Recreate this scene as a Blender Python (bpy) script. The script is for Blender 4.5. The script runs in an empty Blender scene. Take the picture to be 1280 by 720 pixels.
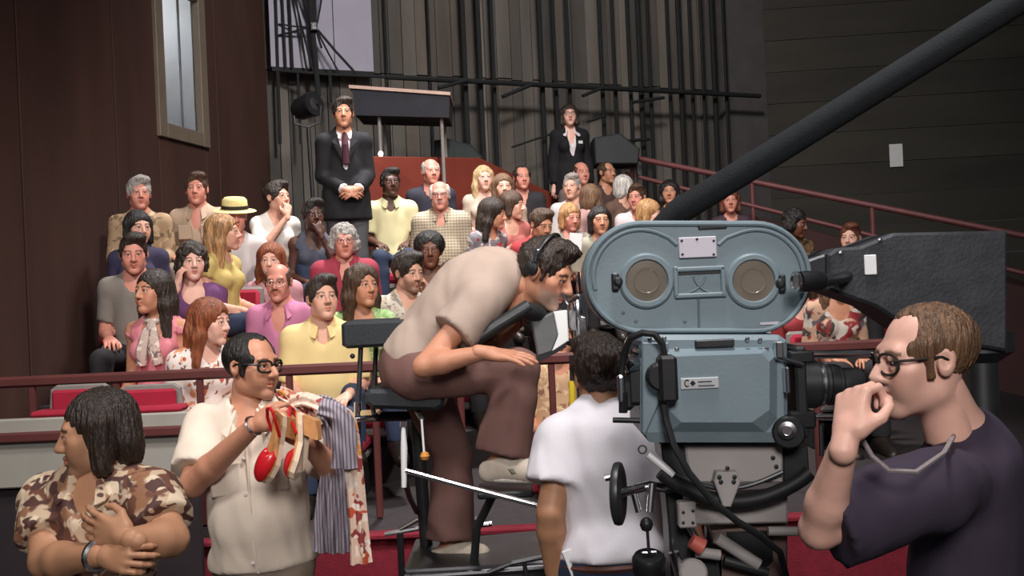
import bpy, math, random
import numpy as np
from mathutils import Vector, Matrix

# ------------------------------------------------------------------ camera, world, lights, exposure
scene = bpy.context.scene
COL = scene.collection
FPX = 1343.0                       # focal length in pixels of a 1280x720 frame
CAM_Z = 1.85
ROLL = math.radians(2.5)
CR, SR = math.cos(ROLL), math.sin(ROLL)

cam_data = bpy.data.cameras.new('camera')
cam_data.sensor_width = 36.0
cam_data.lens = FPX / 1280.0 * 36.0
cam_data.clip_start = 0.05
cam = bpy.data.objects.new('camera', cam_data)
COL.objects.link(cam)
right = Vector((CR, 0, -SR)); up = Vector((SR, 0, CR)); back = Vector((0, -1, 0))
M3 = Matrix((right, up, back)).transposed()
cam.matrix_world = Matrix.Translation((0, 0, CAM_Z)) @ M3.to_4x4()
scene.camera = cam

world = bpy.data.worlds.new('world'); scene.world = world
world.use_nodes = True
world.node_tree.nodes['Background'].inputs[0].default_value = (0.55, 0.56, 0.62, 1)
world.node_tree.nodes['Background'].inputs[1].default_value = 0.07

vs = scene.view_settings
vs.view_transform = 'Standard'
vs.look = 'None'
vs.gamma = 1.0
vs.use_curve_mapping = False
vs.exposure = 0.0

def lamp(name, typ, loc, target, energy, color=(1, 1, 1), size=0.4, spot=60, blend=0.5):
    ld = bpy.data.lights.new(name, typ)
    ld.energy = energy; ld.color = color
    if typ == 'SPOT':
        ld.spot_size = math.radians(spot); ld.spot_blend = blend; ld.shadow_soft_size = size
    elif typ == 'AREA':
        ld.shape = 'DISK'; ld.size = size
    o = bpy.data.objects.new(name, ld); COL.objects.link(o)
    o.location = loc
    o.rotation_euler = (Vector(target) - Vector(loc)).to_track_quat('-Z', 'Y').to_euler()
    return o

# stage lamps hung over the studio floor, aimed at the stand and at the crew
lamp('stage_lamp_key', 'SPOT', (2.2, 1.6, 7.0), (-0.4, 7.4, 1.8), 1650, (1.0, 0.94, 0.88), 0.4, 58, 0.7)
lamp('stage_lamp_fill', 'SPOT', (-3.0, 0.6, 6.0), (-0.6, 7.0, 1.6), 800, (1.0, 0.94, 0.9), 0.5, 62, 0.7)
lamp('stage_lamp_top', 'SPOT', (-0.4, 8.9, 7.6), (-0.4, 8.0, 1.6), 2500, (1.0, 0.96, 0.95), 0.4, 66, 0.8)
lamp('stage_lamp_crew', 'SPOT', (0.2, -2.2, 3.9), (0.2, 3.4, 1.2), 720, (1.0, 0.95, 0.92), 0.7, 60, 0.6)
lamp('stage_lamp_crew_top', 'SPOT', (0.4, 2.2, 5.6), (0.2, 3.5, 1.2), 560, (1.0, 0.97, 0.97), 0.4, 64, 0.7)
lamp('work_lamp_back', 'SPOT', (0.6, 5.6, 7.4), (0.4, 12.6, 3.8), 1500, (1.0, 0.96, 0.92), 0.5, 100, 0.9)

# ------------------------------------------------------------------ helpers
R = math.radians
rng = random.Random(7)

def at(px, py, d):
    """World point seen at a pixel of the 1280x720 frame, d metres along the view axis."""
    dx, dy = px - 640.0, py - 360.0
    k = d / FPX
    return np.array([k * (dx * CR - dy * SR), d, CAM_Z - k * (dx * SR + dy * CR)])

def vec(*a): return np.array(a, dtype=float)
def nrm(v):
    v = np.asarray(v, float); return v / (np.linalg.norm(v) + 1e-12)

def rotm(yaw=0, pitch=0, roll=0):
    """Rotation of a figure that faces -Y: yaw>0 turns to image right, pitch>0 looks down, roll>0 tips to image right."""
    y, p, r = R(yaw), R(pitch), R(roll)
    Rz = np.array([[math.cos(y), -math.sin(y), 0], [math.sin(y), math.cos(y), 0], [0, 0, 1]])
    Rx = np.array([[1, 0, 0], [0, math.cos(p), -math.sin(p)], [0, math.sin(p), math.cos(p)]])
    Ry = np.array([[math.cos(r), 0, math.sin(r)], [0, 1, 0], [-math.sin(r), 0, math.cos(r)]])
    return Rz @ Ry @ Rx

# ------------------------------------------------------------------ materials
MATS = {}
def _nodes(name):
    m = bpy.data.materials.new(name); m.use_nodes = True
    nt = m.node_tree
    return m, nt, nt.nodes['Principled BSDF']

def mat(name, col, rough=0.6, metal=0.0, var=0.12, scale=8.0, bump=0.0, bscale=60.0, stretch=(1, 1, 1), spec=0.4, coat=0.0, emit=None):
    if name in MATS: return MATS[name]
    m, nt, b = _nodes(name)
    N, L = nt.nodes, nt.links
    tc = N.new('ShaderNodeTexCoord')
    mp = N.new('ShaderNodeMapping'); mp.inputs['Scale'].default_value = stretch
    L.new(tc.outputs['Object'], mp.inputs[0])
    nz = N.new('ShaderNodeTexNoise'); nz.inputs['Scale'].default_value = scale; nz.inputs['Detail'].default_value = 4
    L.new(mp.outputs[0], nz.inputs['Vector'])
    rp = N.new('ShaderNodeValToRGB')
    c = np.array(col[:3], float)
    rp.color_ramp.elements[0].position = 0.3; rp.color_ramp.elements[1].position = 0.7
    rp.color_ramp.elements[0].color = (*np.clip(c * (1 - var), 0, 1), 1)
    rp.color_ramp.elements[1].color = (*np.clip(c * (1 + var), 0, 1), 1)
    L.new(nz.outputs['Fac'], rp.inputs[0])
    L.new(rp.outputs[0], b.inputs['Base Color'])
    b.inputs['Roughness'].default_value = rough
    b.inputs['Metallic'].default_value = metal
    b.inputs['Specular IOR Level'].default_value = spec
    b.inputs['Coat Weight'].default_value = coat
    if emit:
        b.inputs['Emission Color'].default_value = (*col[:3], 1); b.inputs['Emission Strength'].default_value = emit
    if bump:
        n2 = N.new('ShaderNodeTexNoise'); n2.inputs['Scale'].default_value = bscale; n2.inputs['Detail'].default_value = 3
        L.new(mp.outputs[0], n2.inputs['Vector'])
        bp = N.new('ShaderNodeBump'); bp.inputs['Strength'].default_value = bump; bp.inputs['Distance'].default_value = 0.01
        L.new(n2.outputs['Fac'], bp.inputs['Height']); L.new(bp.outputs[0], b.inputs['Normal'])
    MATS[name] = m
    return m

def srgb(r, g, b):
    f = lambda c: (c / 12.92) if c <= 0.04045 else ((c + 0.055) / 1.055) ** 2.4
    return (f(r / 255), f(g / 255), f(b / 255))

def skin_material():
    m, nt, b = _nodes('skin')
    N, L = nt.nodes, nt.links
    a = N.new('ShaderNodeAttribute'); a.attribute_name = 'Col'
    tc = N.new('ShaderNodeTexCoord')
    nz = N.new('ShaderNodeTexNoise'); nz.inputs['Scale'].default_value = 26; nz.inputs['Detail'].default_value = 4
    L.new(tc.outputs['Object'], nz.inputs['Vector'])
    mr = N.new('ShaderNodeMapRange'); mr.inputs['To Min'].default_value = 0.86; mr.inputs['To Max'].default_value = 1.12
    L.new(nz.outputs['Fac'], mr.inputs['Value'])
    mx = N.new('ShaderNodeMix'); mx.data_type = 'RGBA'; mx.blend_type = 'MULTIPLY'; mx.inputs['Factor'].default_value = 1
    L.new(a.outputs['Color'], mx.inputs['A']); L.new(mr.outputs[0], mx.inputs['B'])
    L.new(mx.outputs['Result'], b.inputs['Base Color'])
    b.inputs['Roughness'].default_value = 0.48
    b.inputs['Specular IOR Level'].default_value = 0.4
    return m
SKIN = skin_material()

def hair_mat(name, col, rough=0.42):
    return mat('hair_' + name, col, rough, 0, 0.5, 60, 0.9, 170, (1, 1, 0.14), 0.5)

def pattern_mat(name, base, cols, scale=14, thresh=0.42, rough=0.75):
    """Printed cloth: blotches of several colours on a ground (floral / figured prints)."""
    if name in MATS: return MATS[name]
    m, nt, b = _nodes(name)
    N, L = nt.nodes, nt.links
    tc = N.new('ShaderNodeTexCoord')
    prev = None
    base_rgb = N.new('ShaderNodeRGB'); base_rgb.outputs[0].default_value = (*base, 1); prev = base_rgb.outputs[0]
    for i, c in enumerate(cols):
        mp = N.new('ShaderNodeMapping'); mp.inputs['Location'].default_value = (i * 1.7, i * 0.9, i * 2.3)
        L.new(tc.outputs['Object'], mp.inputs[0])
        nz = N.new('ShaderNodeTexNoise'); nz.inputs['Scale'].default_value = scale * (1 + 0.25 * i); nz.inputs['Detail'].default_value = 1.5
        nz.inputs['Distortion'].default_value = 0.6
        L.new(mp.outputs[0], nz.inputs['Vector'])
        rp = N.new('ShaderNodeValToRGB')
        rp.color_ramp.elements[0].position = 1 - thresh - 0.02; rp.color_ramp.elements[1].position = 1 - thresh + 0.02
        L.new(nz.outputs['Fac'], rp.inputs[0])
        mx = N.new('ShaderNodeMix'); mx.data_type = 'RGBA'
        L.new(rp.outputs[0], mx.inputs['Factor']); L.new(prev, mx.inputs['A']); mx.inputs['B'].default_value = (*c, 1)
        prev = mx.outputs['Result']
    L.new(prev, b.inputs['Base Color'])
    b.inputs['Roughness'].default_value = rough
    MATS[name] = m
    return m

def stripe_mat(name, base, line, freq=40, axis='X', width=0.25, line2=None, rough=0.75):
    """Striped or plaid cloth."""
    if name in MATS: return MATS[name]
    m, nt, b = _nodes(name)
    N, L = nt.nodes, nt.links
    tc = N.new('ShaderNodeTexCoord')
    rgb = N.new('ShaderNodeRGB'); rgb.outputs[0].default_value = (*base, 1); prev = rgb.outputs[0]
    todo = [(axis, line)]
    if line2 is not None: todo.append(('Z', line2))
    for ax, c in todo:
        w = N.new('ShaderNodeTexWave'); w.wave_type = 'BANDS'; w.bands_direction = ax
        w.inputs['Scale'].default_value = freq; w.inputs['Distortion'].default_value = 0.6; w.inputs['Detail'].default_value = 1
        L.new(tc.outputs['Object'], w.inputs['Vector'])
        rp = N.new('ShaderNodeValToRGB')
        rp.color_ramp.elements[0].position = 1 - width - 0.08; rp.color_ramp.elements[1].position = 1 - width + 0.08
        L.new(w.outputs['Fac'], rp.inputs[0])
        mx = N.new('ShaderNodeMix'); mx.data_type = 'RGBA'
        L.new(rp.outputs[0], mx.inputs['Factor']); L.new(prev, mx.inputs['A']); mx.inputs['B'].default_value = (*c, 1)
        prev = mx.outputs['Result']
    L.new(prev, b.inputs['Base Color'])
    b.inputs['Roughness'].default_value = rough
    MATS[name] = m
    return m

def cloth(name, col, rough=0.85, var=0.06, bump=0.3):
    bump *= 0.5
    c = np.array(col); l = c.mean(); c = (l + (c - l) * 0.8) * 0.96
    return mat('cloth_' + name, tuple(c), rough, 0, var, 5, bump, 14, (1, 1, 0.5))

# ------------------------------------------------------------------ objects
def tag(o, label=None, cat=None, group=None, kind=None):
    if label: o['label'] = label
    if cat: o['category'] = cat
    if group: o['group'] = group
    if kind: o['kind'] = kind
    return o

def empty(name, loc, label=None, cat=None, group=None, kind=None):
    o = bpy.data.objects.new(name, None); COL.objects.link(o)
    o.location = loc; o.empty_display_size = 0.1
    return tag(o, label, cat, group, kind)

def make_mesh(name, V, F, m=None, smooth=False, col=None):
    V = np.asarray(V, np.float32)
    me = bpy.data.meshes.new(name)
    if isinstance(F, np.ndarray):
        nv, nf, k = len(V), len(F), F.shape[1]
        me.vertices.add(nv); me.vertices.foreach_set('co', V.ravel())
        me.loops.add(nf * k); me.loops.foreach_set('vertex_index', F.astype(np.int32).ravel())
        me.polygons.add(nf)
        me.polygons.foreach_set('loop_start', np.arange(0, nf * k, k, dtype=np.int32))
        me.polygons.foreach_set('loop_total', np.full(nf, k, np.int32))
        me.update(calc_edges=True)
    else:
        me.from_pydata([tuple(map(float, v)) for v in V], [], [tuple(map(int, f)) for f in F]); me.update()
    if smooth:
        me.polygons.foreach_set('use_smooth', np.ones(len(me.polygons), bool))
    if col is not None:
        ca = me.color_attributes.new('Col', 'FLOAT_COLOR', 'POINT')
        c4 = np.ones((len(V), 4), np.float32); c4[:, :3] = col
        ca.data.foreach_set('color', c4.ravel())
    if m is not None: me.materials.append(m)
    return me

def obj(name, me, parent=None, loc=None):
    o = bpy.data.objects.new(name, me); COL.objects.link(o)
    if parent is not None: o.parent = parent
    if loc is not None: o.location = loc
    return o

class MB:
    """Collects simple solids; build() links them as one mesh object. World coordinates; the parent's location is subtracted."""
    def __init__(s): s.V = []; s.F = []
    def add(s, V, F):
        n = len(s.V); s.V.extend([tuple(map(float, v)) for v in V]); s.F.extend([tuple(i + n for i in f) for f in F]); return s
    def box(s, c, size, R3=None, bev=0.0):
        c = np.asarray(c, float); hx, hy, hz = [k / 2 for k in size]
        R3 = np.eye(3) if R3 is None else np.asarray(R3)
        b = min(bev, 0.45 * min(size))
        if b <= 0:
            P = [(x, y, z) for x in (-hx, hx) for y in (-hy, hy) for z in (-hz, hz)]
            F = [(0, 1, 3, 2), (4, 6, 7, 5), (0, 4, 5, 1), (2, 3, 7, 6), (0, 2, 6, 4), (1, 5, 7, 3)]
            return s.add([c + R3 @ np.array(p) for p in P], F)
        import itertools
        P = []; idx = {}
        for sx, sy, sz in itertools.product((-1, 1), repeat=3):
            for ax in range(3):
                p = [sx * (hx - b), sy * (hy - b), sz * (hz - b)]
                p[ax] = (sx, sy, sz)[ax] * (hx, hy, hz)[ax]
                idx[(sx, sy, sz, ax)] = len(P); P.append(p)
        F = []
        for ax in range(3):
            o1, o2 = [a for a in range(3) if a != ax]
            for sg in (-1, 1):
                f = []
                for a, bb in ((-1, -1), (1, -1), (1, 1), (-1, 1)):
                    k = [0, 0, 0]; k[ax] = sg; k[o1] = a; k[o2] = bb
                    f.append(idx[(*k, ax)])
                F.append(f)
        for ax in range(3):
            o1, o2 = [a for a in range(3) if a != ax]
            for a in (-1, 1):
                for bb in (-1, 1):
                    k1 = [0, 0, 0]; k1[ax] = -1; k1[o1] = a; k1[o2] = bb
                    k2 = list(k1); k2[ax] = 1
                    F.append([idx[(*k1, o1)], idx[(*k2, o1)], idx[(*k2, o2)], idx[(*k1, o2)]])
        for k in itertools.product((-1, 1), repeat=3):
            F.append([idx[(*k, 0)], idx[(*k, 1)], idx[(*k, 2)]])
        V = [c + R3 @ np.array(p) for p in P]
        # orient outward
        F2 = []
        for f in F:
            q = [np.array(P[i]) for i in f]
            n = np.cross(q[1] - q[0], q[2] - q[0]); mid = sum(q) / len(q)
            F2.append(f if np.dot(n, mid) > 0 else f[::-1])
        return s.add(V, F2)
    def tube(s, pts, r, n=10, closed=False, caps=True, flat=1.0):
        pts = [np.asarray(p, float) for p in pts]
        m = len(pts); rs = r if hasattr(r, '__len__') else [r] * m
        V = []; up0 = None
        for i, p in enumerate(pts):
            if closed: t = pts[(i + 1) % m] - pts[i - 1]
            else: t = pts[min(i + 1, m - 1)] - pts[max(i - 1, 0)]
            t = nrm(t)
            if up0 is None:
                up0 = np.array([0, 0, 1.0]) if abs(t[2]) < 0.9 else np.array([0, 1.0, 0])
            a = nrm(np.cross(up0, t)); b = np.cross(t, a); up0 = b
            for j in range(n):
                th = 2 * math.pi * j / n
                V.append(p + rs[i] * (math.cos(th) * a * flat + math.sin(th) * b))
        F = []
        for i in range(m if closed else m - 1):
            for j in range(n):
                k = (i + 1) % m
                F.append((i * n + j, i * n + (j + 1) % n, k * n + (j + 1) % n, k * n + j))
        if caps and not closed:
            F.append(tuple(range(n))[::-1]); F.append(tuple((m - 1) * n + j for j in range(n)))
        return s.add(V, F)
    def lathe(s, c, axis, prof, n=24):
        """prof: list of (radius, height along axis)."""
        c = np.asarray(c, float); ax = nrm(axis)
        h = np.array([0, 0, 1.0]) if abs(ax[2]) < 0.9 else np.array([1.0, 0, 0])
        a = nrm(np.cross(h, ax)); b = np.cross(ax, a)
        V = []; m = len(prof)
        for r, t in prof:
            for j in range(n):
                th = 2 * math.pi * j / n
                V.append(c + ax * t + max(r, 1e-5) * (math.cos(th) * a + math.sin(th) * b))
        F = []
        for i in range(m - 1):
            for j in range(n):
                F.append((i * n + j, i * n + (j + 1) % n, (i + 1) * n + (j + 1) % n, (i + 1) * n + j))
        if prof[0][0] > 1e-4: F.append(tuple(range(n))[::-1])
        if prof[-1][0] > 1e-4: F.append(tuple((m - 1) * n + j for j in range(n)))
        return s.add(V, F)
    def prism(s, P0, depth, inset=0.0, bev=0.0):
        """P0: world outline (counter-clockwise seen from the front); extruded by vector depth; optional front bevel."""
        P0 = [np.asarray(p, float) for p in P0]; n = len(P0); depth = np.asarray(depth, float)
        c = sum(P0) / n
        rings = []
        if bev > 0:
            dn = nrm(depth)
            def shrink(P, k):
                out = []
                for i in range(n):
                    e1 = nrm(P[i] - P[i - 1]); e2 = nrm(P[(i + 1) % n] - P[i])
                    n1 = np.cross(e1, dn); n2 = np.cross(e2, dn)
                    if np.dot(n1, P[i] - c) < 0: n1 = -n1
                    if np.dot(n2, P[i] - c) < 0: n2 = -n2
                    nn = nrm(n1 + n2); out.append(P[i] - nn * k / max(0.4, np.dot(nn, n1)))
                return out
            sh = shrink(P0, bev)
            rings = [sh, [p + dn * bev for p in P0], [p + depth - dn * bev for p in P0], [p + depth for p in sh]]
        else:
            rings = [P0, [p + depth for p in P0]]
        V = [v for r in rings for v in r]; F = []
        for k in range(len(rings) - 1):
            for i in range(n):
                j = (i + 1) % n
                F.append((k * n + i, k * n + j, (k + 1) * n + j, (k + 1) * n + i))
        F.append(tuple(range(n))[::-1]); F.append(tuple((len(rings) - 1) * n + i for i in range(n)))
        return s.add(V, F)
    def mesh(s, name, m, origin=(0, 0, 0), smooth=False):
        import bmesh
        V = np.array(s.V, float) - np.asarray(origin, float)
        me = bpy.data.meshes.new(name)
        me.from_pydata([tuple(v) for v in V], [], s.F)
        bm = bmesh.new(); bm.from_mesh(me); bmesh.ops.recalc_face_normals(bm, faces=bm.faces); bm.to_mesh(me); bm.free()
        me.update()
        if m: me.materials.append(m)
        if smooth: set_smooth(me)
        return me
    def build(s, name, m, parent=None, smooth=False, origin=None):
        if parent is not None:
            o_ = np.array(parent.matrix_world.translation if parent.parent is None else world_loc(parent))
            me = s.mesh(name, m, o_, smooth); o = obj(name, me, parent)
        else:
            V = np.array(s.V)
            if origin is None:
                lo, hi = V.min(0), V.max(0); origin = ((lo[0] + hi[0]) / 2, (lo[1] + hi[1]) / 2, lo[2])
            me = s.mesh(name, m, origin, smooth); o = obj(name, me, None, origin)
        return o

def world_loc(o):
    v = Vector((0, 0, 0))
    while o is not None:
        v = v + Vector(o.location); o = o.parent
    return v

def set_smooth(me, angle=40):
    me.polygons.foreach_set('use_smooth', np.ones(len(me.polygons), bool))
    try:
        me.set_sharp_from_angle(angle=R(angle))
    except Exception:
        pass

def part(name, m, parent, fn, smooth=False):
    b = MB(); fn(b)
    par_loc = np.array(world_loc(parent))
    me = b.mesh(name, m, par_loc, smooth)
    return obj(name, me, parent)

def thing_mesh(name, m, fn, label, cat, group=None, kind=None, smooth=False, origin=None):
    b = MB(); fn(b)
    o = b.build(name, m, None, smooth, origin)
    return tag(o, label, cat, group, kind)

def arc(c, r, a0, a1, n, d):
    """Pixel-plane arc as world points on depth d (degrees, 0 = image right, 90 = image up)."""
    return [at(c[0] + r * math.cos(R(a0 + (a1 - a0) * i / n)), c[1] - r * math.sin(R(a0 + (a1 - a0) * i / n)), d) for i in range(n + 1)]

# ------------------------------------------------------------------ implicit surfaces
class Field:
    def __init__(s, lo, hi, h):
        s.h = h; s.lo = np.asarray(lo, float)
        n = np.ceil((np.asarray(hi, float) - s.lo) / h).astype(int) + 1
        s.n = n
        s.ax = [(s.lo[i] + h * np.arange(n[i])).astype(np.float32) for i in range(3)]
        s.D = np.full(tuple(n), 0.15, np.float32)
    def grid(s, sl=None):
        a = s.ax if sl is None else [s.ax[i][sl[i]] for i in range(3)]
        return a[0][:, None, None], a[1][None, :, None], a[2][None, None, :]
    def sl(s, lo, hi):
        out = []
        for i in range(3):
            a = int(max(0, math.floor((lo[i] - s.lo[i]) / s.h))); b = int(min(s.n[i], math.ceil((hi[i] - s.lo[i]) / s.h) + 1))
            if b <= a: return None
            out.append(slice(a, b))
        return tuple(out)
    def _op(s, sl, d, k, mode):
        A = s.D[sl]
        if mode == 'sub':
            d = -d
            if k > 0:
                t = np.clip(0.5 + 0.5 * (A - d) / k, 0, 1); s.D[sl] = d * (1 - t) + A * t + k * t * (1 - t)
            else: s.D[sl] = np.maximum(A, d)
        else:
            if k > 0:
                t = np.clip(0.5 + 0.5 * (A - d) / k, 0, 1); s.D[sl] = A * (1 - t) + d * t - k * t * (1 - t)
            else: s.D[sl] = np.minimum(A, d)
    def cap(s, a, b, ra, rb=None, k=0.02, mode='add', clip=None, clip2=None):
        a = np.asarray(a, float); b = np.asarray(b, float); rb = ra if rb is None else rb
        m = max(ra, rb) + max(0.04, k)
        sl = s.sl(np.minimum(a, b) - m, np.maximum(a, b) + m)
        if sl is None: return s
        X, Y, Z = s.grid(sl)
        x, y, z = X - a[0], Y - a[1], Z - a[2]
        ba = b - a; L2 = float(ba @ ba) + 1e-9
        t = np.clip((x * ba[0] + y * ba[1] + z * ba[2]) / L2, 0, 1)
        d = np.sqrt((x - t * ba[0]) ** 2 + (y - t * ba[1]) ** 2 + (z - t * ba[2]) ** 2) - (ra + (rb - ra) * t)
        if clip is not None:
            c, n = clip; d = np.maximum(d, (X - c[0]) * n[0] + (Y - c[1]) * n[1] + (Z - c[2]) * n[2])
        if clip2 is not None:
            c, n = clip2; d = np.maximum(d, (X - c[0]) * n[0] + (Y - c[1]) * n[1] + (Z - c[2]) * n[2])
        s._op(sl, d, k, mode); return s
    def ell(s, c, rad, k=0.02, R3=None, mode='add'):
        c = np.asarray(c, float); rad = np.asarray(rad, float)
        m = rad.max() + max(0.04, k)
        sl = s.sl(c - m, c + m)
        if sl is None: return s
        X, Y, Z = s.grid(sl)
        x, y, z = X - c[0], Y - c[1], Z - c[2]
        if R3 is not None:
            A = np.asarray(R3)
            x, y, z = (A[0, 0] * x + A[1, 0] * y + A[2, 0] * z, A[0, 1] * x + A[1, 1] * y + A[2, 1] * z, A[0, 2] * x + A[1, 2] * y + A[2, 2] * z)
        k0 = np.sqrt((x / rad[0]) ** 2 + (y / rad[1]) ** 2 + (z / rad[2]) ** 2)
        k1 = np.sqrt((x / rad[0] ** 2) ** 2 + (y / rad[1] ** 2) ** 2 + (z / rad[2] ** 2) ** 2) + 1e-6
        d = k0 * (k0 - 1) / k1
        s._op(sl, d, k, mode); return s
    def cut(s, c, n):
        """Keep the side the normal points away from."""
        X, Y, Z = s.grid()
        s.D = np.maximum(s.D, ((X - c[0]) * n[0] + (Y - c[1]) * n[1] + (Z - c[2]) * n[2]).astype(np.float32)); return s
    def mesh(s):
        return surface_nets(s.D, s.lo, s.h)

def surface_nets(D, lo, h):
    D = D.copy()
    D[0] = D[-1] = np.maximum(D[0], 0.01); D[:, 0] = np.maximum(D[:, 0], 0.01); D[:, -1] = np.maximum(D[:, -1], 0.01)
    D[0] = np.maximum(D[0], 0.01); D[-1] = np.maximum(D[-1], 0.01)
    D[:, :, 0] = np.maximum(D[:, :, 0], 0.01); D[:, :, -1] = np.maximum(D[:, :, -1], 0.01)
    S = D < 0
    cnt = np.zeros(tuple(np.array(D.shape) - 1), np.int8)
    for i in (0, 1):
        for j in (0, 1):
            for k in (0, 1):
                cnt += S[i:D.shape[0] - 1 + i, j:D.shape[1] - 1 + j, k:D.shape[2] - 1 + k]
    act = np.argwhere((cnt > 0) & (cnt < 8))
    idm = np.full(cnt.shape, -1, np.int32); idm[act[:, 0], act[:, 1], act[:, 2]] = np.arange(len(act))
    acc = np.zeros((len(act), 3), np.float32); num = np.zeros(len(act), np.float32)
    cor = [(i, j, k) for i in (0, 1) for j in (0, 1) for k in (0, 1)]
    dv = {c: D[act[:, 0] + c[0], act[:, 1] + c[1], act[:, 2] + c[2]] for c in cor}
    for a in cor:
        for ax in range(3):
            if a[ax] == 0:
                b = list(a); b[ax] = 1; b = tuple(b)
                da, db = dv[a], dv[b]
                m = (da < 0) != (db < 0)
                t = np.where(m, da / np.where(m, da - db, 1), 0)
                for q in range(3):
                    acc[:, q] += np.where(m, a[q] + (t if q == ax else 0), 0)
                num += m
    V = (act + acc / num[:, None]) * h + lo
    F = []
    for ax in range(3):
        o1, o2 = (ax + 1) % 3, (ax + 2) % 3
        sa = [slice(None)] * 3; sb = [slice(None)] * 3
        sa[ax] = slice(0, -1); sb[ax] = slice(1, None)
        A, B = S[tuple(sa)], S[tuple(sb)]
        e = np.argwhere(A != B)
        e = e[(e[:, o1] > 0) & (e[:, o2] > 0) & (e[:, o1] < D.shape[o1] - 1) & (e[:, o2] < D.shape[o2] - 1)]
        if not len(e): continue
        inside = A[e[:, 0], e[:, 1], e[:, 2]]
        def cell(d1, d2):
            c = e.copy(); c[:, o1] -= d1; c[:, o2] -= d2
            return idm[c[:, 0], c[:, 1], c[:, 2]]
        q = np.stack([cell(1, 1), cell(0, 1), cell(0, 0), cell(1, 0)], 1)
        q[~inside] = q[~inside][:, ::-1]
        F.append(q)
    F = np.concatenate(F) if F else np.zeros((0, 4), np.int32)
    return V.astype(np.float32), F.astype(np.int32)

def join(parts):
    Vs, Fs, Cs, n = [], [], [], 0
    for V, F, C in parts:
        Vs.append(V); Fs.append(F + n); Cs.append(np.broadcast_to(np.asarray(C, np.float32), (len(V), 3))); n += len(V)
    return np.concatenate(Vs), np.concatenate(Fs), np.concatenate(Cs)

# ------------------------------------------------------------------ heads and hands (shared shapes)
def ss(x, a, b):
    t = np.clip((x - a) / (b - a), 0, 1); return t * t * (3 - 2 * t)

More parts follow.
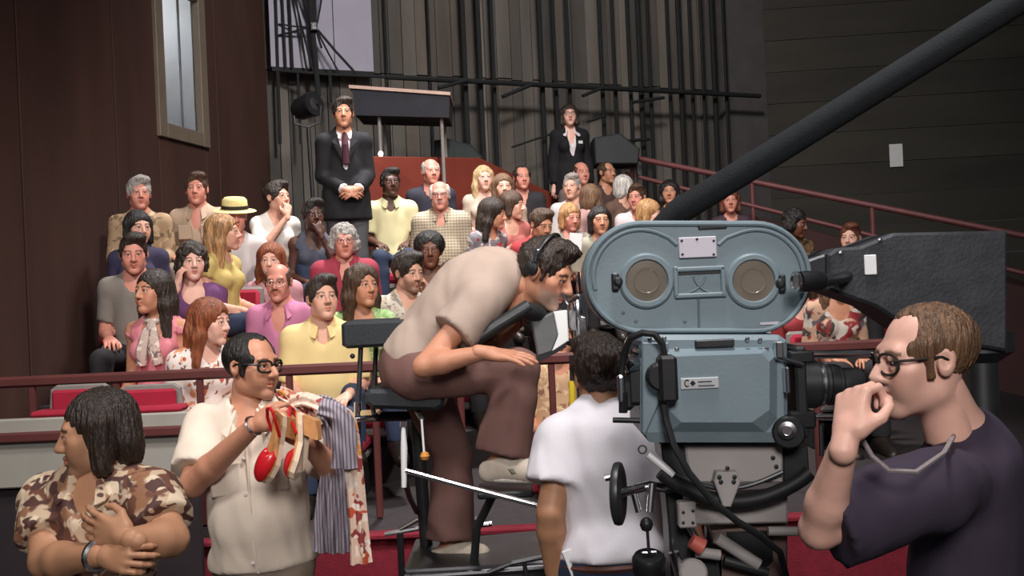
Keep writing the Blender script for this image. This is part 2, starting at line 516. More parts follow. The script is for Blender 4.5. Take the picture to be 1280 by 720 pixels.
def head_shape(h, female=False):
    f = Field((-0.105, -0.145, -0.19), (0.105, 0.135, 0.145), h)
    f.ell((0, 0.016, 0.034), (0.076, 0.096, 0.086), 0.0)
    f.ell((0, -0.026, -0.03), (0.0615, 0.066, 0.08), 0.035)
    jw = 0.040 if female else 0.047
    for sx in (-1, 1):
        f.cap((sx * jw, 0.0, -0.066), (sx * 0.014, -0.07, -0.1), 0.021, 0.015, 0.03)          # jaw line
        f.ell((sx * 0.043, -0.058, -0.016), (0.02, 0.02, 0.018), 0.025)                         # cheekbone
        f.ell((sx * 0.03, -0.064, -0.05), (0.022, 0.02, 0.024), 0.03)
    f.ell((0, -0.078, -0.1), (0.019, 0.016, 0.016), 0.02)                                       # chin
    f.cap((-0.036, -0.074, 0.026), (0.036, -0.074, 0.026), 0.012 if female else 0.0145, None, 0.02)   # brow
    for sx in (-1, 1):
        f.ell((sx * 0.031, -0.094, 0.005), (0.0175, 0.014, 0.0115), 0.014, None, 'sub')         # socket
        f.cap((sx * 0.016, -0.083, 0.011), (sx * 0.031, -0.0895, 0.0145), 0.0045, 0.005, 0.006)    # lids
        f.cap((sx * 0.031, -0.0895, 0.0145), (sx * 0.047, -0.079, 0.0095), 0.005, 0.0045, 0.006)
        f.cap((sx * 0.017, -0.082, -0.001), (sx * 0.031, -0.087, -0.005), 0.004, None, 0.008)
        f.cap((sx * 0.031, -0.087, -0.005), (sx * 0.046, -0.079, -0.001), 0.004, None, 0.008)
    f.cap((0, -0.086, 0.018), (0, -0.11, -0.026), 0.008, 0.0125, 0.012)                          # nose
    for sx in (-1, 1): f.ell((sx * 0.0125, -0.098, -0.031), (0.0085, 0.011, 0.008), 0.008)
    f.cap((-0.018, -0.086, -0.058), (0, -0.0965, -0.0555), 0.005, 0.0068, 0.006)                 # lips
    f.cap((0.018, -0.086, -0.058), (0, -0.0965, -0.0555), 0.005, 0.0068, 0.006)
    f.cap((-0.015, -0.086, -0.067), (0, -0.094, -0.069), 0.005, 0.0075, 0.006)
    f.cap((0.015, -0.086, -0.067), (0, -0.094, -0.069), 0.005, 0.0075, 0.006)
    f.cap((-0.022, -0.093, -0.0625), (0.022, -0.093, -0.0625), 0.0028, None, 0.004, 'sub')
    for sx in (-1, 1):                                                                           # ears
        f.ell((sx * 0.0795, 0.012, 0.0), (0.011, 0.021, 0.033), 0.008, rotm(0, -12, 0))
        f.ell((sx * 0.09, 0.006, 0.004), (0.008, 0.011, 0.018), 0.006, None, 'sub')
    f.cap((0, 0.022, -0.05), (0, 0.04, -0.17), 0.05, 0.052, 0.03)                                # neck
    V, F = f.mesh()
    x, y, z = np.abs(V[:, 0]), V[:, 1], V[:, 2]
    lips = np.clip(1.6 - np.sqrt((x / 0.021) ** 2 + ((z + 0.0625) / 0.0125) ** 2) * 1.4, 0, 1) * (y < -0.078)
    bz = 0.0275 + 0.12 * np.clip(x - 0.02, -0.02, 0.014) - 0.35 * np.clip(x - 0.036, 0, 1)
    brow = np.clip(1.7 - np.abs(z - bz) / 0.0042, 0, 1) * ((x > 0.012) & (x < 0.053) & (y < -0.05))
    lash = np.clip(1.5 - np.abs(z - 0.0095 + 0.25 * np.clip(x - 0.034, 0, 1)) / 0.003, 0, 1) * ((x > 0.015) & (x < 0.05) & (y < -0.07))
    beard = ss(-z, 0.03, 0.052) * ss(-y, 0.012, 0.05) * (1 - ss(-z, 0.115, 0.13))
    mz = -0.046 - 0.35 * np.clip(x - 0.012, 0, 1)
    must = np.clip(1.8 - np.abs(z - mz) / 0.007, 0, 1) * ((x < 0.036) & (y < -0.055)) * (1 - lips)
    eyes = []
    for sx in (-1, 1):
        a = [0, 14, 27, 31, 50, 75, 100]
        Vv, Ff, Ci = [], [], []
        n = 10
        for i, t in enumerate(a):
            for j in range(n):
                th = 2 * math.pi * j / n
                r = 0.0128 * math.sin(R(t)); yy = -0.0128 * math.cos(R(t))
                Vv.append((sx * 0.031 + r * math.cos(th), -0.0775 + yy, 0.0042 + r * math.sin(th)))
                Ci.append(i)
        for i in range(len(a) - 1):
            for j in range(n):
                Ff.append((i * n + j, i * n + (j + 1) % n, (i + 1) * n + (j + 1) % n, (i + 1) * n + j))
        eyes.append((np.array(Vv, np.float32), np.array(Ff, np.int32), np.array(Ci)))
    return dict(V=V, F=F, lips=lips, brow=brow, lash=lash, beard=beard, must=must, eyes=eyes)

HEADS = {}
def get_head(h, female):
    k = (h, female)
    if k not in HEADS: HEADS[k] = head_shape(h, female)
    return HEADS[k]

def head_mesh(P):
    T = get_head(P.get('hh', 0.0058), P.get('female', False))
    skin = np.array(P['skin'], float)
    C = np.tile(skin, (len(T['V']), 1))
    def mixin(mask, c):
        m = np.asarray(mask, float)[:, None]; C[:] = C * (1 - m) + np.array(c) * m
    z = T['V'][:, 2]; xa = np.abs(T['V'][:, 0]); y = T['V'][:, 1]
    cheek = np.exp(-(((xa - 0.042) / 0.018) ** 2 + ((z + 0.03) / 0.02) ** 2)) * (y < -0.03)
    mixin(cheek * 0.3, skin * np.array([1.08, 0.78, 0.74]))
    if P.get('stubble'): mixin(T['beard'] * P['stubble'], P.get('stubble_col', (0.10, 0.08, 0.07)))
    if P.get('moustache'): mixin(T['must'] * P['moustache'], P.get('stubble_col', (0.08, 0.05, 0.04)))
    lipc = P.get('lips', tuple(skin * np.array([0.85, 0.5, 0.48])))
    mixin(T['lips'] * 0.85, lipc)
    hc = np.array(P.get('brow', P.get('hairc', (0.05, 0.035, 0.025)))) * 0.8
    mixin(T['brow'] * P.get('browk', 0.85), hc)
    mixin(T['lash'] * (0.75 if P.get('female') else 0.6), (0.03, 0.02, 0.02))
    parts = [(T['V'], T['F'], C)]
    iris = P.get('iris', (0.06, 0.035, 0.02))
    tab = np.array([(0.01, 0.01, 0.01), (0.01, 0.01, 0.01), iris, (0.62, 0.58, 0.55), (0.62, 0.58, 0.55), (0.6, 0.5, 0.48), (0.5, 0.4, 0.4)])
    for V, F, ci in T['eyes']: parts.append((V, F, tab[ci]))
    V, F, C = join(parts)
    V = V.copy()
    sx, sy, sz = P.get('hs', (1, 1, 1))
    jaw = P.get('jaw', 0.0)
    V[:, 0] *= sx * (1 + jaw * ss(-V[:, 2], 0.0, 0.09)); V[:, 1] *= sy; V[:, 2] *= sz
    nose = P.get('nose', 0.0)
    if nose:
        m = np.exp(-((V[:, 0] / 0.016) ** 2)) * ss(-V[:, 1], 0.088, 0.1) * np.exp(-((V[:, 2] + 0.015) / 0.03) ** 2)
        V[:, 1] -= nose * m
    return V, F, C

HANDS = {}
def hand_shape(h, curl, spread=0.0, thumb=0.5):
    key = (h, round(curl, 2), round(spread, 2), round(thumb, 2))
    if key in HANDS: return HANDS[key]
    f = Field((-0.065, -0.085, -0.115), (0.215, 0.1, 0.045), h)
    f.cap((-0.03, 0, 0), (0.02, 0, 0), 0.0265, 0.0255, 0.0)
    ys = [0.032, 0.0108, -0.0108, -0.031]; ln = [0.074, 0.084, 0.077, 0.06]; bx = [0.088, 0.092, 0.088, 0.08]
    for y, b in zip(ys, bx): f.cap((0.015, y * 0.45, 0), (b, y, 0), 0.0155, 0.0115, 0.012)
    f.ell((0.045, 0, -0.004), (0.045, 0.038, 0.016), 0.012)
    f.ell((0.03, 0.027, -0.01), (0.03, 0.016, 0.015), 0.012)
    for i in range(4):
        p = np.array([bx[i], ys[i], 0.0]); a = 0.0
        yaw = spread * (1.5 - i) / 1.5
        for sgl, bend, r0, r1 in ((0.45, 0.75, 0.0095, 0.0088), (0.31, 1.0, 0.0088, 0.0082), (0.24, 0.7, 0.0082, 0.0068)):
            a += curl * bend
            dr = np.array([math.cos(a) * math.cos(yaw), math.cos(a) * math.sin(yaw), -math.sin(a)])
            q = p + dr * ln[i] * sgl
            f.cap(p, q, r0, r1, 0.0025); p = q
    t0 = np.array([0.015, 0.026, -0.006]); t1 = t0 + 0.045 * nrm((0.75, 0.62, -0.25 - 0.4 * thumb)); 
    t2 = t1 + 0.034 * nrm((0.92, 0.35 - 0.5 * thumb, -0.1 - 0.5 * thumb)); t3 = t2 + 0.026 * nrm((0.95, 0.05 - 0.7 * thumb, -0.1 - 0.3 * thumb))
    f.cap(t0, t1, 0.015, 0.0115, 0.012); f.cap(t1, t2, 0.0112, 0.0098, 0.003); f.cap(t2, t3, 0.0098, 0.0078, 0.003)
    V, F = f.mesh()
    HANDS[key] = (V, F)
    return V, F

def hand_mesh(w, d, palm, left, h=0.0065, curl=0.35, spread=0.1, thumb=0.4, size=1.0):
    V, F = hand_shape(h, curl, spread, thumb)
    V = V.copy() * size
    if left: V[:, 1] *= -1; F = F[:, ::-1]
    X = nrm(d); Z = -np.asarray(palm, float); Z = nrm(Z - X * (Z @ X)); Y = np.cross(Z, X)
    return (V @ np.stack([X, Y, Z]) + np.asarray(w)).astype(np.float32), F

# ------------------------------------------------------------------ hair
def lumps(X, Y, Z, fr, seed=0):
    return (np.sin(X * fr + seed + 1.3 * np.sin(Y * fr * 0.7 + seed)) * np.sin(Y * fr * 1.1 + 2 + 1.2 * np.sin(Z * fr * 0.8)) *
            np.sin(Z * fr * 0.95 + 1 + 1.1 * np.sin(X * fr * 0.9 + seed))).astype(np.float32)

def hair_mesh(style, h, seed=0, length=0.2, vol=0.0, sx=1.0):
    """Hair in head coordinates (face to -Y). Thickness over the skull about 12-25 mm."""
    low = -0.2
    if style in ('long', 'wavy', 'flip'): low = -0.12 - length - 0.06
    f = Field((-0.2, -0.15, low), (0.2, 0.22, 0.2), h)
    c = (0, 0.02, 0.036)
    X, Y, Z = f.grid()
    ang = np.arctan2(X, Y - 0.02)
    def strands(amp, fr):
        f.D += (amp * np.sin(fr * ang + 2.5 * np.sin(Z * 26 + seed) + seed)).astype(np.float32)
    if style == 'short':
        f.ell(c, (0.086 + vol, 0.106 + vol, 0.096 + vol), 0)
        f.ell((0.02, -0.03, 0.105 + vol * 0.5), (0.062, 0.062, 0.034), 0.03)
        f.ell((0.012, -0.135, 0.0), (0.074, 0.088, 0.098), 0.012, None, 'sub')
        f.ell((0, -0.05, -0.115), (0.12, 0.085, 0.105), 0.01, None, 'sub')
        for s_ in (-1, 1): f.ell((s_ * 0.092, 0.0, -0.014), (0.03, 0.03, 0.04), 0.006, None, 'sub'); f.cap((s_ * 0.076, -0.022, 0.03), (s_ * 0.075, -0.022, -0.012), 0.0095, 0.008, 0.01)
        f.cut((0, 0.07, -0.07), nrm((0, -0.35, -1)))
        f.D += 0.0045 * lumps(X, Y, Z, 60, seed) + 0.003 * lumps(X, Y, Z, 130, seed + 1)
        strands(0.0022, 30)
    elif style == 'bald':                       # fringe round the sides and back only
        f.ell(c, (0.085 + vol, 0.105 + vol, 0.092), 0)
        f.ell((0.0, -0.04, 0.125), (0.079, 0.125, 0.1), 0.01, None, 'sub')
        f.ell((0.0, -0.12, 0.0), (0.095, 0.105, 0.14), 0.01, None, 'sub')
        for s_ in (-1, 1): f.ell((s_ * 0.092, 0.0, -0.014), (0.03, 0.03, 0.04), 0.006, None, 'sub'); f.cap((s_ * 0.077, -0.02, 0.03), (s_ * 0.076, -0.02, -0.02), 0.009, 0.008, 0.01)
        f.ell((0, -0.06, -0.12), (0.12, 0.08, 0.1), 0.01, None, 'sub')
        f.cut((0, 0.07, -0.07), nrm((0, -0.35, -1)))
        strands(0.002, 30)
    elif style == 'receding':                   # thin on top, full sides
        f.ell(c, (0.087 + vol, 0.107 + vol, 0.09), 0)
        f.ell((0.0, -0.15, 0.03), (0.075, 0.11, 0.105), 0.014, None, 'sub')
        for s_ in (-1, 1):
            f.ell((s_ * 0.04, -0.085, 0.085), (0.04, 0.06, 0.05), 0.014, None, 'sub')
            f.ell((s_ * 0.094, 0.0, -0.014), (0.03, 0.03, 0.04), 0.006, None, 'sub'); f.cap((s_ * 0.078, -0.022, 0.04), (s_ * 0.076, -0.022, -0.03), 0.011, 0.008, 0.01)
        f.ell((0, -0.06, -0.12), (0.12, 0.08, 0.1), 0.01, None, 'sub')
        f.cut((0, 0.07, -0.09), nrm((0, -0.35, -1)))
        strands(0.0024, 26)
    elif style == 'afro':
        f.ell((0, 0.035, 0.05), (0.125 + vol, 0.125 + vol, 0.118 + vol), 0)
        f.ell((0, -0.135, -0.03), (0.072, 0.11, 0.1), 0.02, None, 'sub')
        f.cut((0, 0.03, -0.09), nrm((0, -0.5, -1)))
        f.D += 0.006 * lumps(X, Y, Z, 130, seed) + 0.004 * lumps(X, Y, Z, 260, seed + 2)
    elif style == 'curly':
        f.ell((0, 0.025, 0.042), (0.108 + vol, 0.118 + vol, 0.108 + vol), 0)
        for s_ in (-1, 1): f.ell((s_ * 0.075, 0.02, -0.03), (0.045, 0.06, 0.06), 0.03)
        f.ell((0, 0.08, -0.04), (0.09, 0.05, 0.08), 0.03)
        f.ell((0, -0.125, -0.035), (0.068, 0.1, 0.095), 0.012, None, 'sub')
        f.D += 0.010 * lumps(X, Y, Z, 75, seed) + 0.004 * lumps(X, Y, Z, 160, seed + 2)
    elif style == 'bob':
        f.ell(c, (0.09 + vol, 0.108 + vol, 0.097 + vol), 0)
        for s_ in (-1, 1): f.cap((s_ * 0.07, 0.01, 0.03), (s_ * 0.08, 0.0, -0.09), 0.035, 0.03, 0.03)
        f.ell((0, 0.07, -0.04), (0.085, 0.05, 0.09), 0.03)
        f.ell((0, -0.125, -0.03), (0.064, 0.098, 0.096), 0.012, None, 'sub')
        f.cut((0, 0.03, -0.125), (0, 0, -1.0))
        strands(0.003, 28)
    else:                                        # long / wavy / flip
        f.ell(c, (0.089 + vol, 0.108 + vol, 0.097 + vol), 0)
        zb = -0.1 - length
        for s_ in (-1, 1):
            f.cap((s_ * 0.066, 0.005, 0.045), (s_ * 0.082, 0.012, -0.08), 0.034, 0.034, 0.03)
            f.cap((s_ * 0.082, 0.012, -0.08), (s_ * 0.098, 0.015, zb), 0.036, 0.026, 0.03)
            if style == 'flip': f.cap((s_ * 0.098, 0.0, zb), (s_ * 0.125, 0.0, zb + 0.025), 0.03, 0.015, 0.02)
        f.ell((0, 0.082, -0.03), (0.088, 0.045, 0.11), 0.03)
        f.cap((0, 0.085, -0.06), (0, 0.105, zb + 0.02), 0.05, 0.04, 0.04)
        f.cap((-0.05, 0.08, -0.06), (-0.065, 0.085, zb + 0.01), 0.04, 0.03, 0.04)
        f.cap((0.05, 0.08, -0.06), (0.065, 0.085, zb + 0.01), 0.04, 0.03, 0.04)
        f.ell((0, -0.122, -0.03), (0.063, 0.098, 0.102), 0.012, None, 'sub')
        f.cap((0, -0.09, -0.1), (0, -0.09, zb - 0.1), 0.075, 0.085, 0.012, 'sub')
        f.cap((0, 0.02, -0.1), (0, 0.03, -0.3), 0.045, 0.05, 0.01, 'sub')
        if style == 'wavy': f.D += 0.008 * lumps(X, Y, Z * 0.6, 55, seed)
        strands(0.0035, 26)
    V, F = f.mesh()
    V = V.copy(); V[:, 0] *= sx
    return V, F

# ------------------------------------------------------------------ bodies
class Body:
    """Joints in world coordinates. J keys: pelvis, neck, head, and per side (L,R = the person's own): sh el wr hip kn an."""
    def __init__(s, J, HR, P):
        s.J = {k: np.asarray(v, float) for k, v in J.items()}; s.HR = HR; s.P = P
        J = s.J
        s.u = nrm(J['neck'] - J['pelvis'])
        r = J['shR'] - J['shL'] + 0.5 * (J['hipR'] - J['hipL']); r = r - s.u * (r @ s.u); s.r = nrm(r)
        s.f = np.cross(s.u, s.r) * -1.0
        # facing: right-hand side x up -> forward
        s.f = nrm(np.cross(s.u, s.r))
        s.RB = np.stack([s.r, s.f, s.u], 1)         # columns: person's right, forward, up
        s.L = np.linalg.norm(J['neck'] - J['pelvis'])
    def on(s, t, fr=0.0, sd=0.0):
        """Point along the spine: t=0 pelvis, 1 neck base; fr forward, sd to the person's right (metres)."""
        return s.J['pelvis'] + s.u * (t * s.L) + s.f * fr + s.r * sd
    def torso(s, F, off=0.0, k=0.05, hips=True):
        P = s.P; g = P.get('girth', 1.0); fem = P.get('female', False); belly = P.get('belly', 0.0); L = s.L / 0.5; hu = P.get('hunch', 0.0)
        cw = (0.132 if fem else 0.15) * g
        F.ell(s.on(0.68, -0.005 - hu), (cw + off, 0.102 * g + off, 0.20 * L + off), k, s.RB)
        F.ell(s.on(0.34, 0.012 + belly * 0.6 - hu), ((0.118 if fem else 0.142) * g + off, 0.097 * g + belly + off, 0.17 * L + off), k, s.RB)
        F.ell(s.on(0.02, -0.01), ((0.165 if fem else 0.158) * g + off, 0.115 * g + off, 0.125 + off), k, s.RB)
        J = s.J
        F.cap(s.on(0.9, -0.01, -0.05), J['shL'] - s.u * 0.012, 0.062 * g + off, 0.058 * g + off, 0.04)
        F.cap(s.on(0.9, -0.01, 0.05), J['shR'] - s.u * 0.012, 0.062 * g + off, 0.058 * g + off, 0.04)
        F.cap(s.on(0.93, -0.02), s.on(1.04, -0.005), 0.07 + off, 0.05 + off, 0.05)
        if fem:
            for sg in (-1, 1): F.ell(s.on(0.64, 0.085 * g, sg * 0.072), (0.058 + off * 0.7, 0.052 + off * 0.7, 0.058 + off * 0.7), 0.03, s.RB)
    def arms(s, F, off=0.0, upto=2.0, k=0.02, flare=0.0, cuts=True):
        g = s.P.get('armg', s.P.get('girth', 1.0)) * (0.85 if s.P.get('female') else 1.0)
        for sd in 'LR':
            a, b, c = s.J['sh' + sd], s.J['el' + sd], s.J['wr' + sd]
            ru, re, rw = 0.052 * g + off, 0.041 * g + off, 0.0275 * g + off
            if upto >= 1.0:
                F.cap(a, b, ru, re, 0.03)
                t = min(1.0, upto - 1.0)
                if t > 0:
                    e = b + (c - b) * t
                    m = b + (c - b) * 0.3
                    F.cap(b, m, re, (0.043 * g + off) , 0.015)
                    F.cap(m, e + nrm(c - b) * (0.03 if t < 1 else 0), 0.043 * g + off, rw + (1 - t) * 0.012 + flare, 0.015, clip=((e, nrm(c - b)) if off > 0 else None))
            elif upto > 0:
                e = a + (b - a) * upto; n = nrm(b - a)
                F.cap(a, e + n * 0.06, ru, ru + (re - ru) * upto + flare, 0.03, clip=(e, n))
    def legs(s, F, off=0.0, upto=2.0, k=0.03, flare=0.0):
        g = s.P.get('legg', s.P.get('girth', 1.0))
        for sd in 'LR':
            a, b, c = s.J['hip' + sd], s.J['kn' + sd], s.J['an' + sd]
            F.cap(a, b, 0.083 * g + off, 0.054 * g + off, 0.04)
            m = b + (c - b) * 0.32
            if upto > 1:
                e = b + (c - b) * (upto - 1)
                F.cap(b, m, 0.053 * g + off, 0.054 * g + off + flare * 0.15, 0.02)
                F.cap(m, e, 0.054 * g + off + flare * 0.15, 0.034 * g + off + flare, 0.02, clip=((e, nrm(c - b)) if off > 0 else None))
    def bounds(s, pad=0.2, keys=None):
        A = np.array([s.J[k] for k in (keys or [k for k in s.J])])
        return A.min(0) - pad, A.max(0) + pad

def person(label, J, HR, P, base=None, group=None):
    """Builds one person: Empty at the base > body (one skin mesh), hair, garments, extras. Returns (empty, Body)."""
    B = Body(J, HR, P); J = B.J
    h = P.get('h', 0.017)
    if base is None: base = (J['pelvis'][0], J['pelvis'][1], min(J['anL'][2], J['anR'][2]) - 0.09)
    base = np.asarray(base, float)
    root = empty('person', tuple(base), label, 'person', group)
    # --- skin
    lo, hi = B.bounds(0.2, [k for k in J if k != 'head'])
    F = Field(lo, hi, h)
    B.torso(F); B.arms(F)
    B.legs(F)
    for sd in 'LR':
        an = J['an' + sd]; toe = J.get('toe' + sd, an + B.f * 0.17 + vec(0, 0, -0.06))
        heel = an - nrm(toe - an) * 0.04 + vec(0, 0, -0.045)
        F.cap(an, heel, 0.036, 0.032, 0.02); F.cap(heel, toe, 0.033, 0.026, 0.02); F.cap(an, toe, 0.036, 0.024, 0.02)
    hc = J['head']
    nt = hc + HR @ vec(0, 0.03, -0.07)
    nr = 0.044 if P.get('female') else 0.054
    F.cap(B.on(0.97, -0.01), nt, nr + 0.008, nr, 0.04)
    V, Fa = F.mesh()
    parts = [(V, Fa, np.array(P['skin']))]
    hv, hf, hcol = head_mesh(P)
    hsz = P.get('headsize', 1.0)
    parts.append(((hv * hsz @ HR.T + hc).astype(np.float32), hf, hcol))
    for sd in 'LR':
        hd = P.get('hand' + sd, {})
        if hd is None: continue
        w = J['wr' + sd]; fore = nrm(w - J['el' + sd])
        d = hd.get('dir', fore); palm = hd.get('palm', vec(0, 0, -1))
        V2, F2 = hand_mesh(w + nrm(d) * 0.012, d, palm, sd == 'L', P.get('handh', 0.0065), hd.get('curl', 0.45), hd.get('spread', 0.08), hd.get('thumb', 0.4), P.get('handsize', 0.92 if P.get('female') else 1.0))
        parts.append((V2, F2, np.array(P['skin'])))
    V, Fa, C = join(parts)
    obj('body', make_mesh('body', V - base, Fa, SKIN, True, C), root)
    # --- hair
    if P.get('hair'):
        st = P['hair']
        hv, hf = hair_mesh(st[0], P.get('hairh', 0.0085), P.get('seed', 0), st[1] if len(st) > 1 else 0.2, st[2] if len(st) > 2 else 0.0, P.get('hs', (1, 1, 1))[0])
        V = hv * hsz @ HR.T + hc
        o = obj('hair', make_mesh('hair', V - base, hf, P['hairm'], True), root)
    # --- shoes
    if P.get('shoes'):
        for sd in 'LR':
            an = J['an' + sd]; toe = J.get('toe' + sd, an + B.f * 0.17 + vec(0, 0, -0.06))
            fw = nrm(toe - an - vec(0, 0, (toe - an)[2])); dn = vec(0, 0, -1.0)
            if 'toe' + sd in J:
                t = nrm(toe - an); dn = nrm(dn - t * (dn @ t) * 0.0)
            heel = an - fw * 0.045 + vec(0, 0, -0.045)
            S = Field(np.minimum(heel, toe) - 0.12, np.maximum(an, toe) + 0.12, min(h, 0.011))
            S.cap(an + vec(0, 0, 0.0), heel, 0.046, 0.042, 0.03); S.cap(heel, toe + vec(0, 0, 0.004), 0.042, 0.036, 0.03); S.cap(an, toe, 0.046, 0.034, 0.03)
            S.cut(an + vec(0, 0, 0.012), nrm(vec(0, 0, 1) - fw * 0.3))
            zf = P.get('sole' + sd, min(heel[2], toe[2]) - 0.036)
            S.cut(vec(0, 0, zf), vec(0, 0, -1.0))
            v, f_ = S.mesh()
            if len(v):
                so = obj('shoe', make_mesh('shoe', v - base, f_, P['shoes'], True), root)
                S2 = Field(np.minimum(heel, toe) - 0.12, np.maximum(an, toe) + 0.12, min(h, 0.011))
                S2.cap(heel, toe, 0.047, 0.041, 0.03); S2.cut(vec(0, 0, zf + 0.024), vec(0, 0, 1.0)); S2.cut(vec(0, 0, zf - 0.002), vec(0, 0, -1.0))
                v, f_ = S2.mesh()
                if len(v): obj('sole', make_mesh('sole', v - base, f_, P.get('soles', M_black), False), so)
    # --- garments
    for G in P.get('wear', []):
        garment(B, G, root, base, h)
    return root, B

def wrinkle(F, amp, fr=24, seed=0):
    X, Y, Z = F.grid()
    Z = Z * 0.45 + 0.25 * (X + Y)
    F.D += amp * 1.3 * (lumps(X, Y, Z, fr, seed) + 0.5 * lumps(X, Y, Z, fr * 2.1, seed + 3))

def garment(B, G, root, base, h):
    J = B.J; kind = G['kind']; off = G.get('off', 0.012); h = G.get('h', h)
    if kind == 'top':
        hem = G.get('hem', -0.16)
        lo, hi = B.bounds(0.2, ['pelvis', 'neck', 'shL', 'shR', 'elL', 'elR', 'wrL', 'wrR'])
        F = Field(lo, hi, h)
        B.torso(F, off)
        hp = B.on(0.0) + B.u * hem
        if hem < -0.1:
            # skirt of the garment hangs below the hips
            F.cap(B.on(0.05, 0, 0.06), hp + B.r * 0.06 - B.u * 0.05, 0.118 * B.P.get('girth', 1) + off, 0.118 * B.P.get('girth', 1) + off + G.get('swing', 0.01), 0.05)
            F.cap(B.on(0.05, 0, -0.06), hp - B.r * 0.06 - B.u * 0.05, 0.118 * B.P.get('girth', 1) + off, 0.118 * B.P.get('girth', 1) + off + G.get('swing', 0.01), 0.05)
        wrinkle(F, G.get('wr', 0.004), 22, G.get('seed', 1))
        nk = G.get('neck', 'crew')
        F.cut(hp, -B.u)
        sl = G.get('sleeve', 0.6)
        if sl > 0:
            F2 = Field(lo, hi, h); B.arms(F2, off + G.get('sloose', 0.004), sl, flare=G.get('sflare', 0.0)); wrinkle(F2, G.get('wr', 0.004) * 0.7, 30, 5)
            A, Bb = F.D, F2.D; k = 0.02
            t = np.clip(0.5 + 0.5 * (A - Bb) / k, 0, 1); F.D = A * (1 - t) + Bb * t - k * t * (1 - t)
        elif G.get('straps', True):
            for sd in (-1, 1): F.cap(J['shL' if sd < 0 else 'shR'] + B.r * sd * 0.012 - B.u * 0.06, J['shL' if sd < 0 else 'shR'] + B.r * sd * 0.03 + B.u * 0.05, 0.052, 0.06, 0.01, 'sub')
        nb = B.on(1.0, 0.0); nr = 0.062
        if nk != 'none':
            F.cap(B.on(0.93, 0.03), B.on(1.3, 0.03), nr, nr, 0.008, 'sub')
        if nk in ('v', 'deep', 'collar'):
            vl = {'v': 0.24, 'deep': 0.38, 'collar': 0.13}[nk]
            F.cap(B.on(0.98, 0.08), B.on(0.98, 0.16) - B.u * vl, G.get('vw', 0.05), 0.012, 0.006, 'sub')
            F.cap(B.on(0.98, 0.12), B.on(0.98, 0.20) - B.u * vl, G.get('vw', 0.05), 0.012, 0.006, 'sub')
        elif nk == 'scoop':
            F.ell(B.on(0.92, 0.12), (0.085, 0.09, 0.085), 0.008, B.RB, 'sub')
    elif kind == 'pants':
        keys = ['pelvis', 'hipL', 'hipR', 'knL', 'knR', 'anL', 'anR']
        lo, hi = B.bounds(0.22, keys)
        F = Field(lo, hi, h)
        g = B.P.get('girth', 1.0)
        F.ell(B.on(0.02, -0.01), ((0.165 if B.P.get('female') else 0.158) * g + off, 0.115 * g + off + B.P.get('belly', 0) * 0.5, 0.15 + off), 0.05, B.RB)
        F.cut(B.on(G.get('waist', 0.16)), B.u)
        B.legs(F, off, G.get('upto', 1.96), flare=G.get('flare', 0.015))
        wrinkle(F, G.get('wr', 0.004), 20, 2)
    elif kind == 'skirt':
        keys = ['pelvis', 'hipL', 'hipR', 'knL', 'knR']
        lo, hi = B.bounds(0.22, keys)
        F = Field(lo, hi, h)
        F.ell(B.on(0.02, -0.01), (0.17 + off, 0.118 + off, 0.15 + off), 0.05, B.RB)
        F.cut(B.on(0.16), B.u)
        for sd in 'LR': F.cap(J['hip' + sd], J['kn' + sd], 0.09 + off, 0.075 + off, 0.06)
        F.cap((J['hipL'] + J['hipR']) / 2, (J['knL'] + J['knR']) / 2, 0.09, 0.08, 0.06)
        wrinkle(F, 0.004, 20, 2)
    V, Fa = F.mesh()
    if not len(V): return None
    return obj(G.get('name', kind), make_mesh(G.get('name', kind), V - base, Fa, G['m'], True), root)

def collar(B, root, base, m, r=0.066, hgt=0.04, drop=0.05, spread=0.05, gap=0.35, name='collar', lift=0.0):
    """Turn-down shirt collar: a band round the neck that folds outwards and ends in two points in front."""
    n = 22; V = []; F = []
    c = B.on(1.0, 0.012) + B.u * lift
    for i in range(n + 1):
        a = gap + (2 * math.pi - 2 * gap) * i / n           # 0 = front
        dr = math.sin(a) * B.r + math.cos(a) * B.f
        front = math.exp(-((min(a, 2 * math.pi - a) - gap) / 0.45) ** 2)
        top = c + dr * r + B.u * (hgt - 0.018 * front - 0.015 * math.cos(a))
        top_o = top + dr * 0.006
        out = c + dr * (r + 0.03 + spread * 0.5 * front) - B.u * (0.004 + drop * front + 0.02 * math.cos(a) * (1 - front))
        inn = c + dr * (r - 0.004) - B.u * 0.03
        out2 = out - B.u * 0.006 - dr * 0.004
        V += [inn, top, top_o, out, out2]
    k = 5
    for i in range(n):
        for j in range(k):
            F.append((i * k + j, i * k + (j + 1) % k, (i + 1) * k + (j + 1) % k, (i + 1) * k + j))
    F.append(tuple(range(k))[::-1]); F.append(tuple(n * k + j for j in range(k)))
    b = MB(); b.add(V, F)
    me = b.mesh(name, m, base, True)
    return obj(name, me, root)

def head_part(name, m, root, base, B, fn, smooth=True):
    """A part modelled in head coordinates (worn on the head)."""
    b = MB(); fn(b)
    V = np.array(b.V) * B.P.get('headsize', 1.0) @ B.HR.T + B.J['head']
    b.V = [tuple(v) for v in V]
    return obj(name, b.mesh(name, m, base, smooth), root)

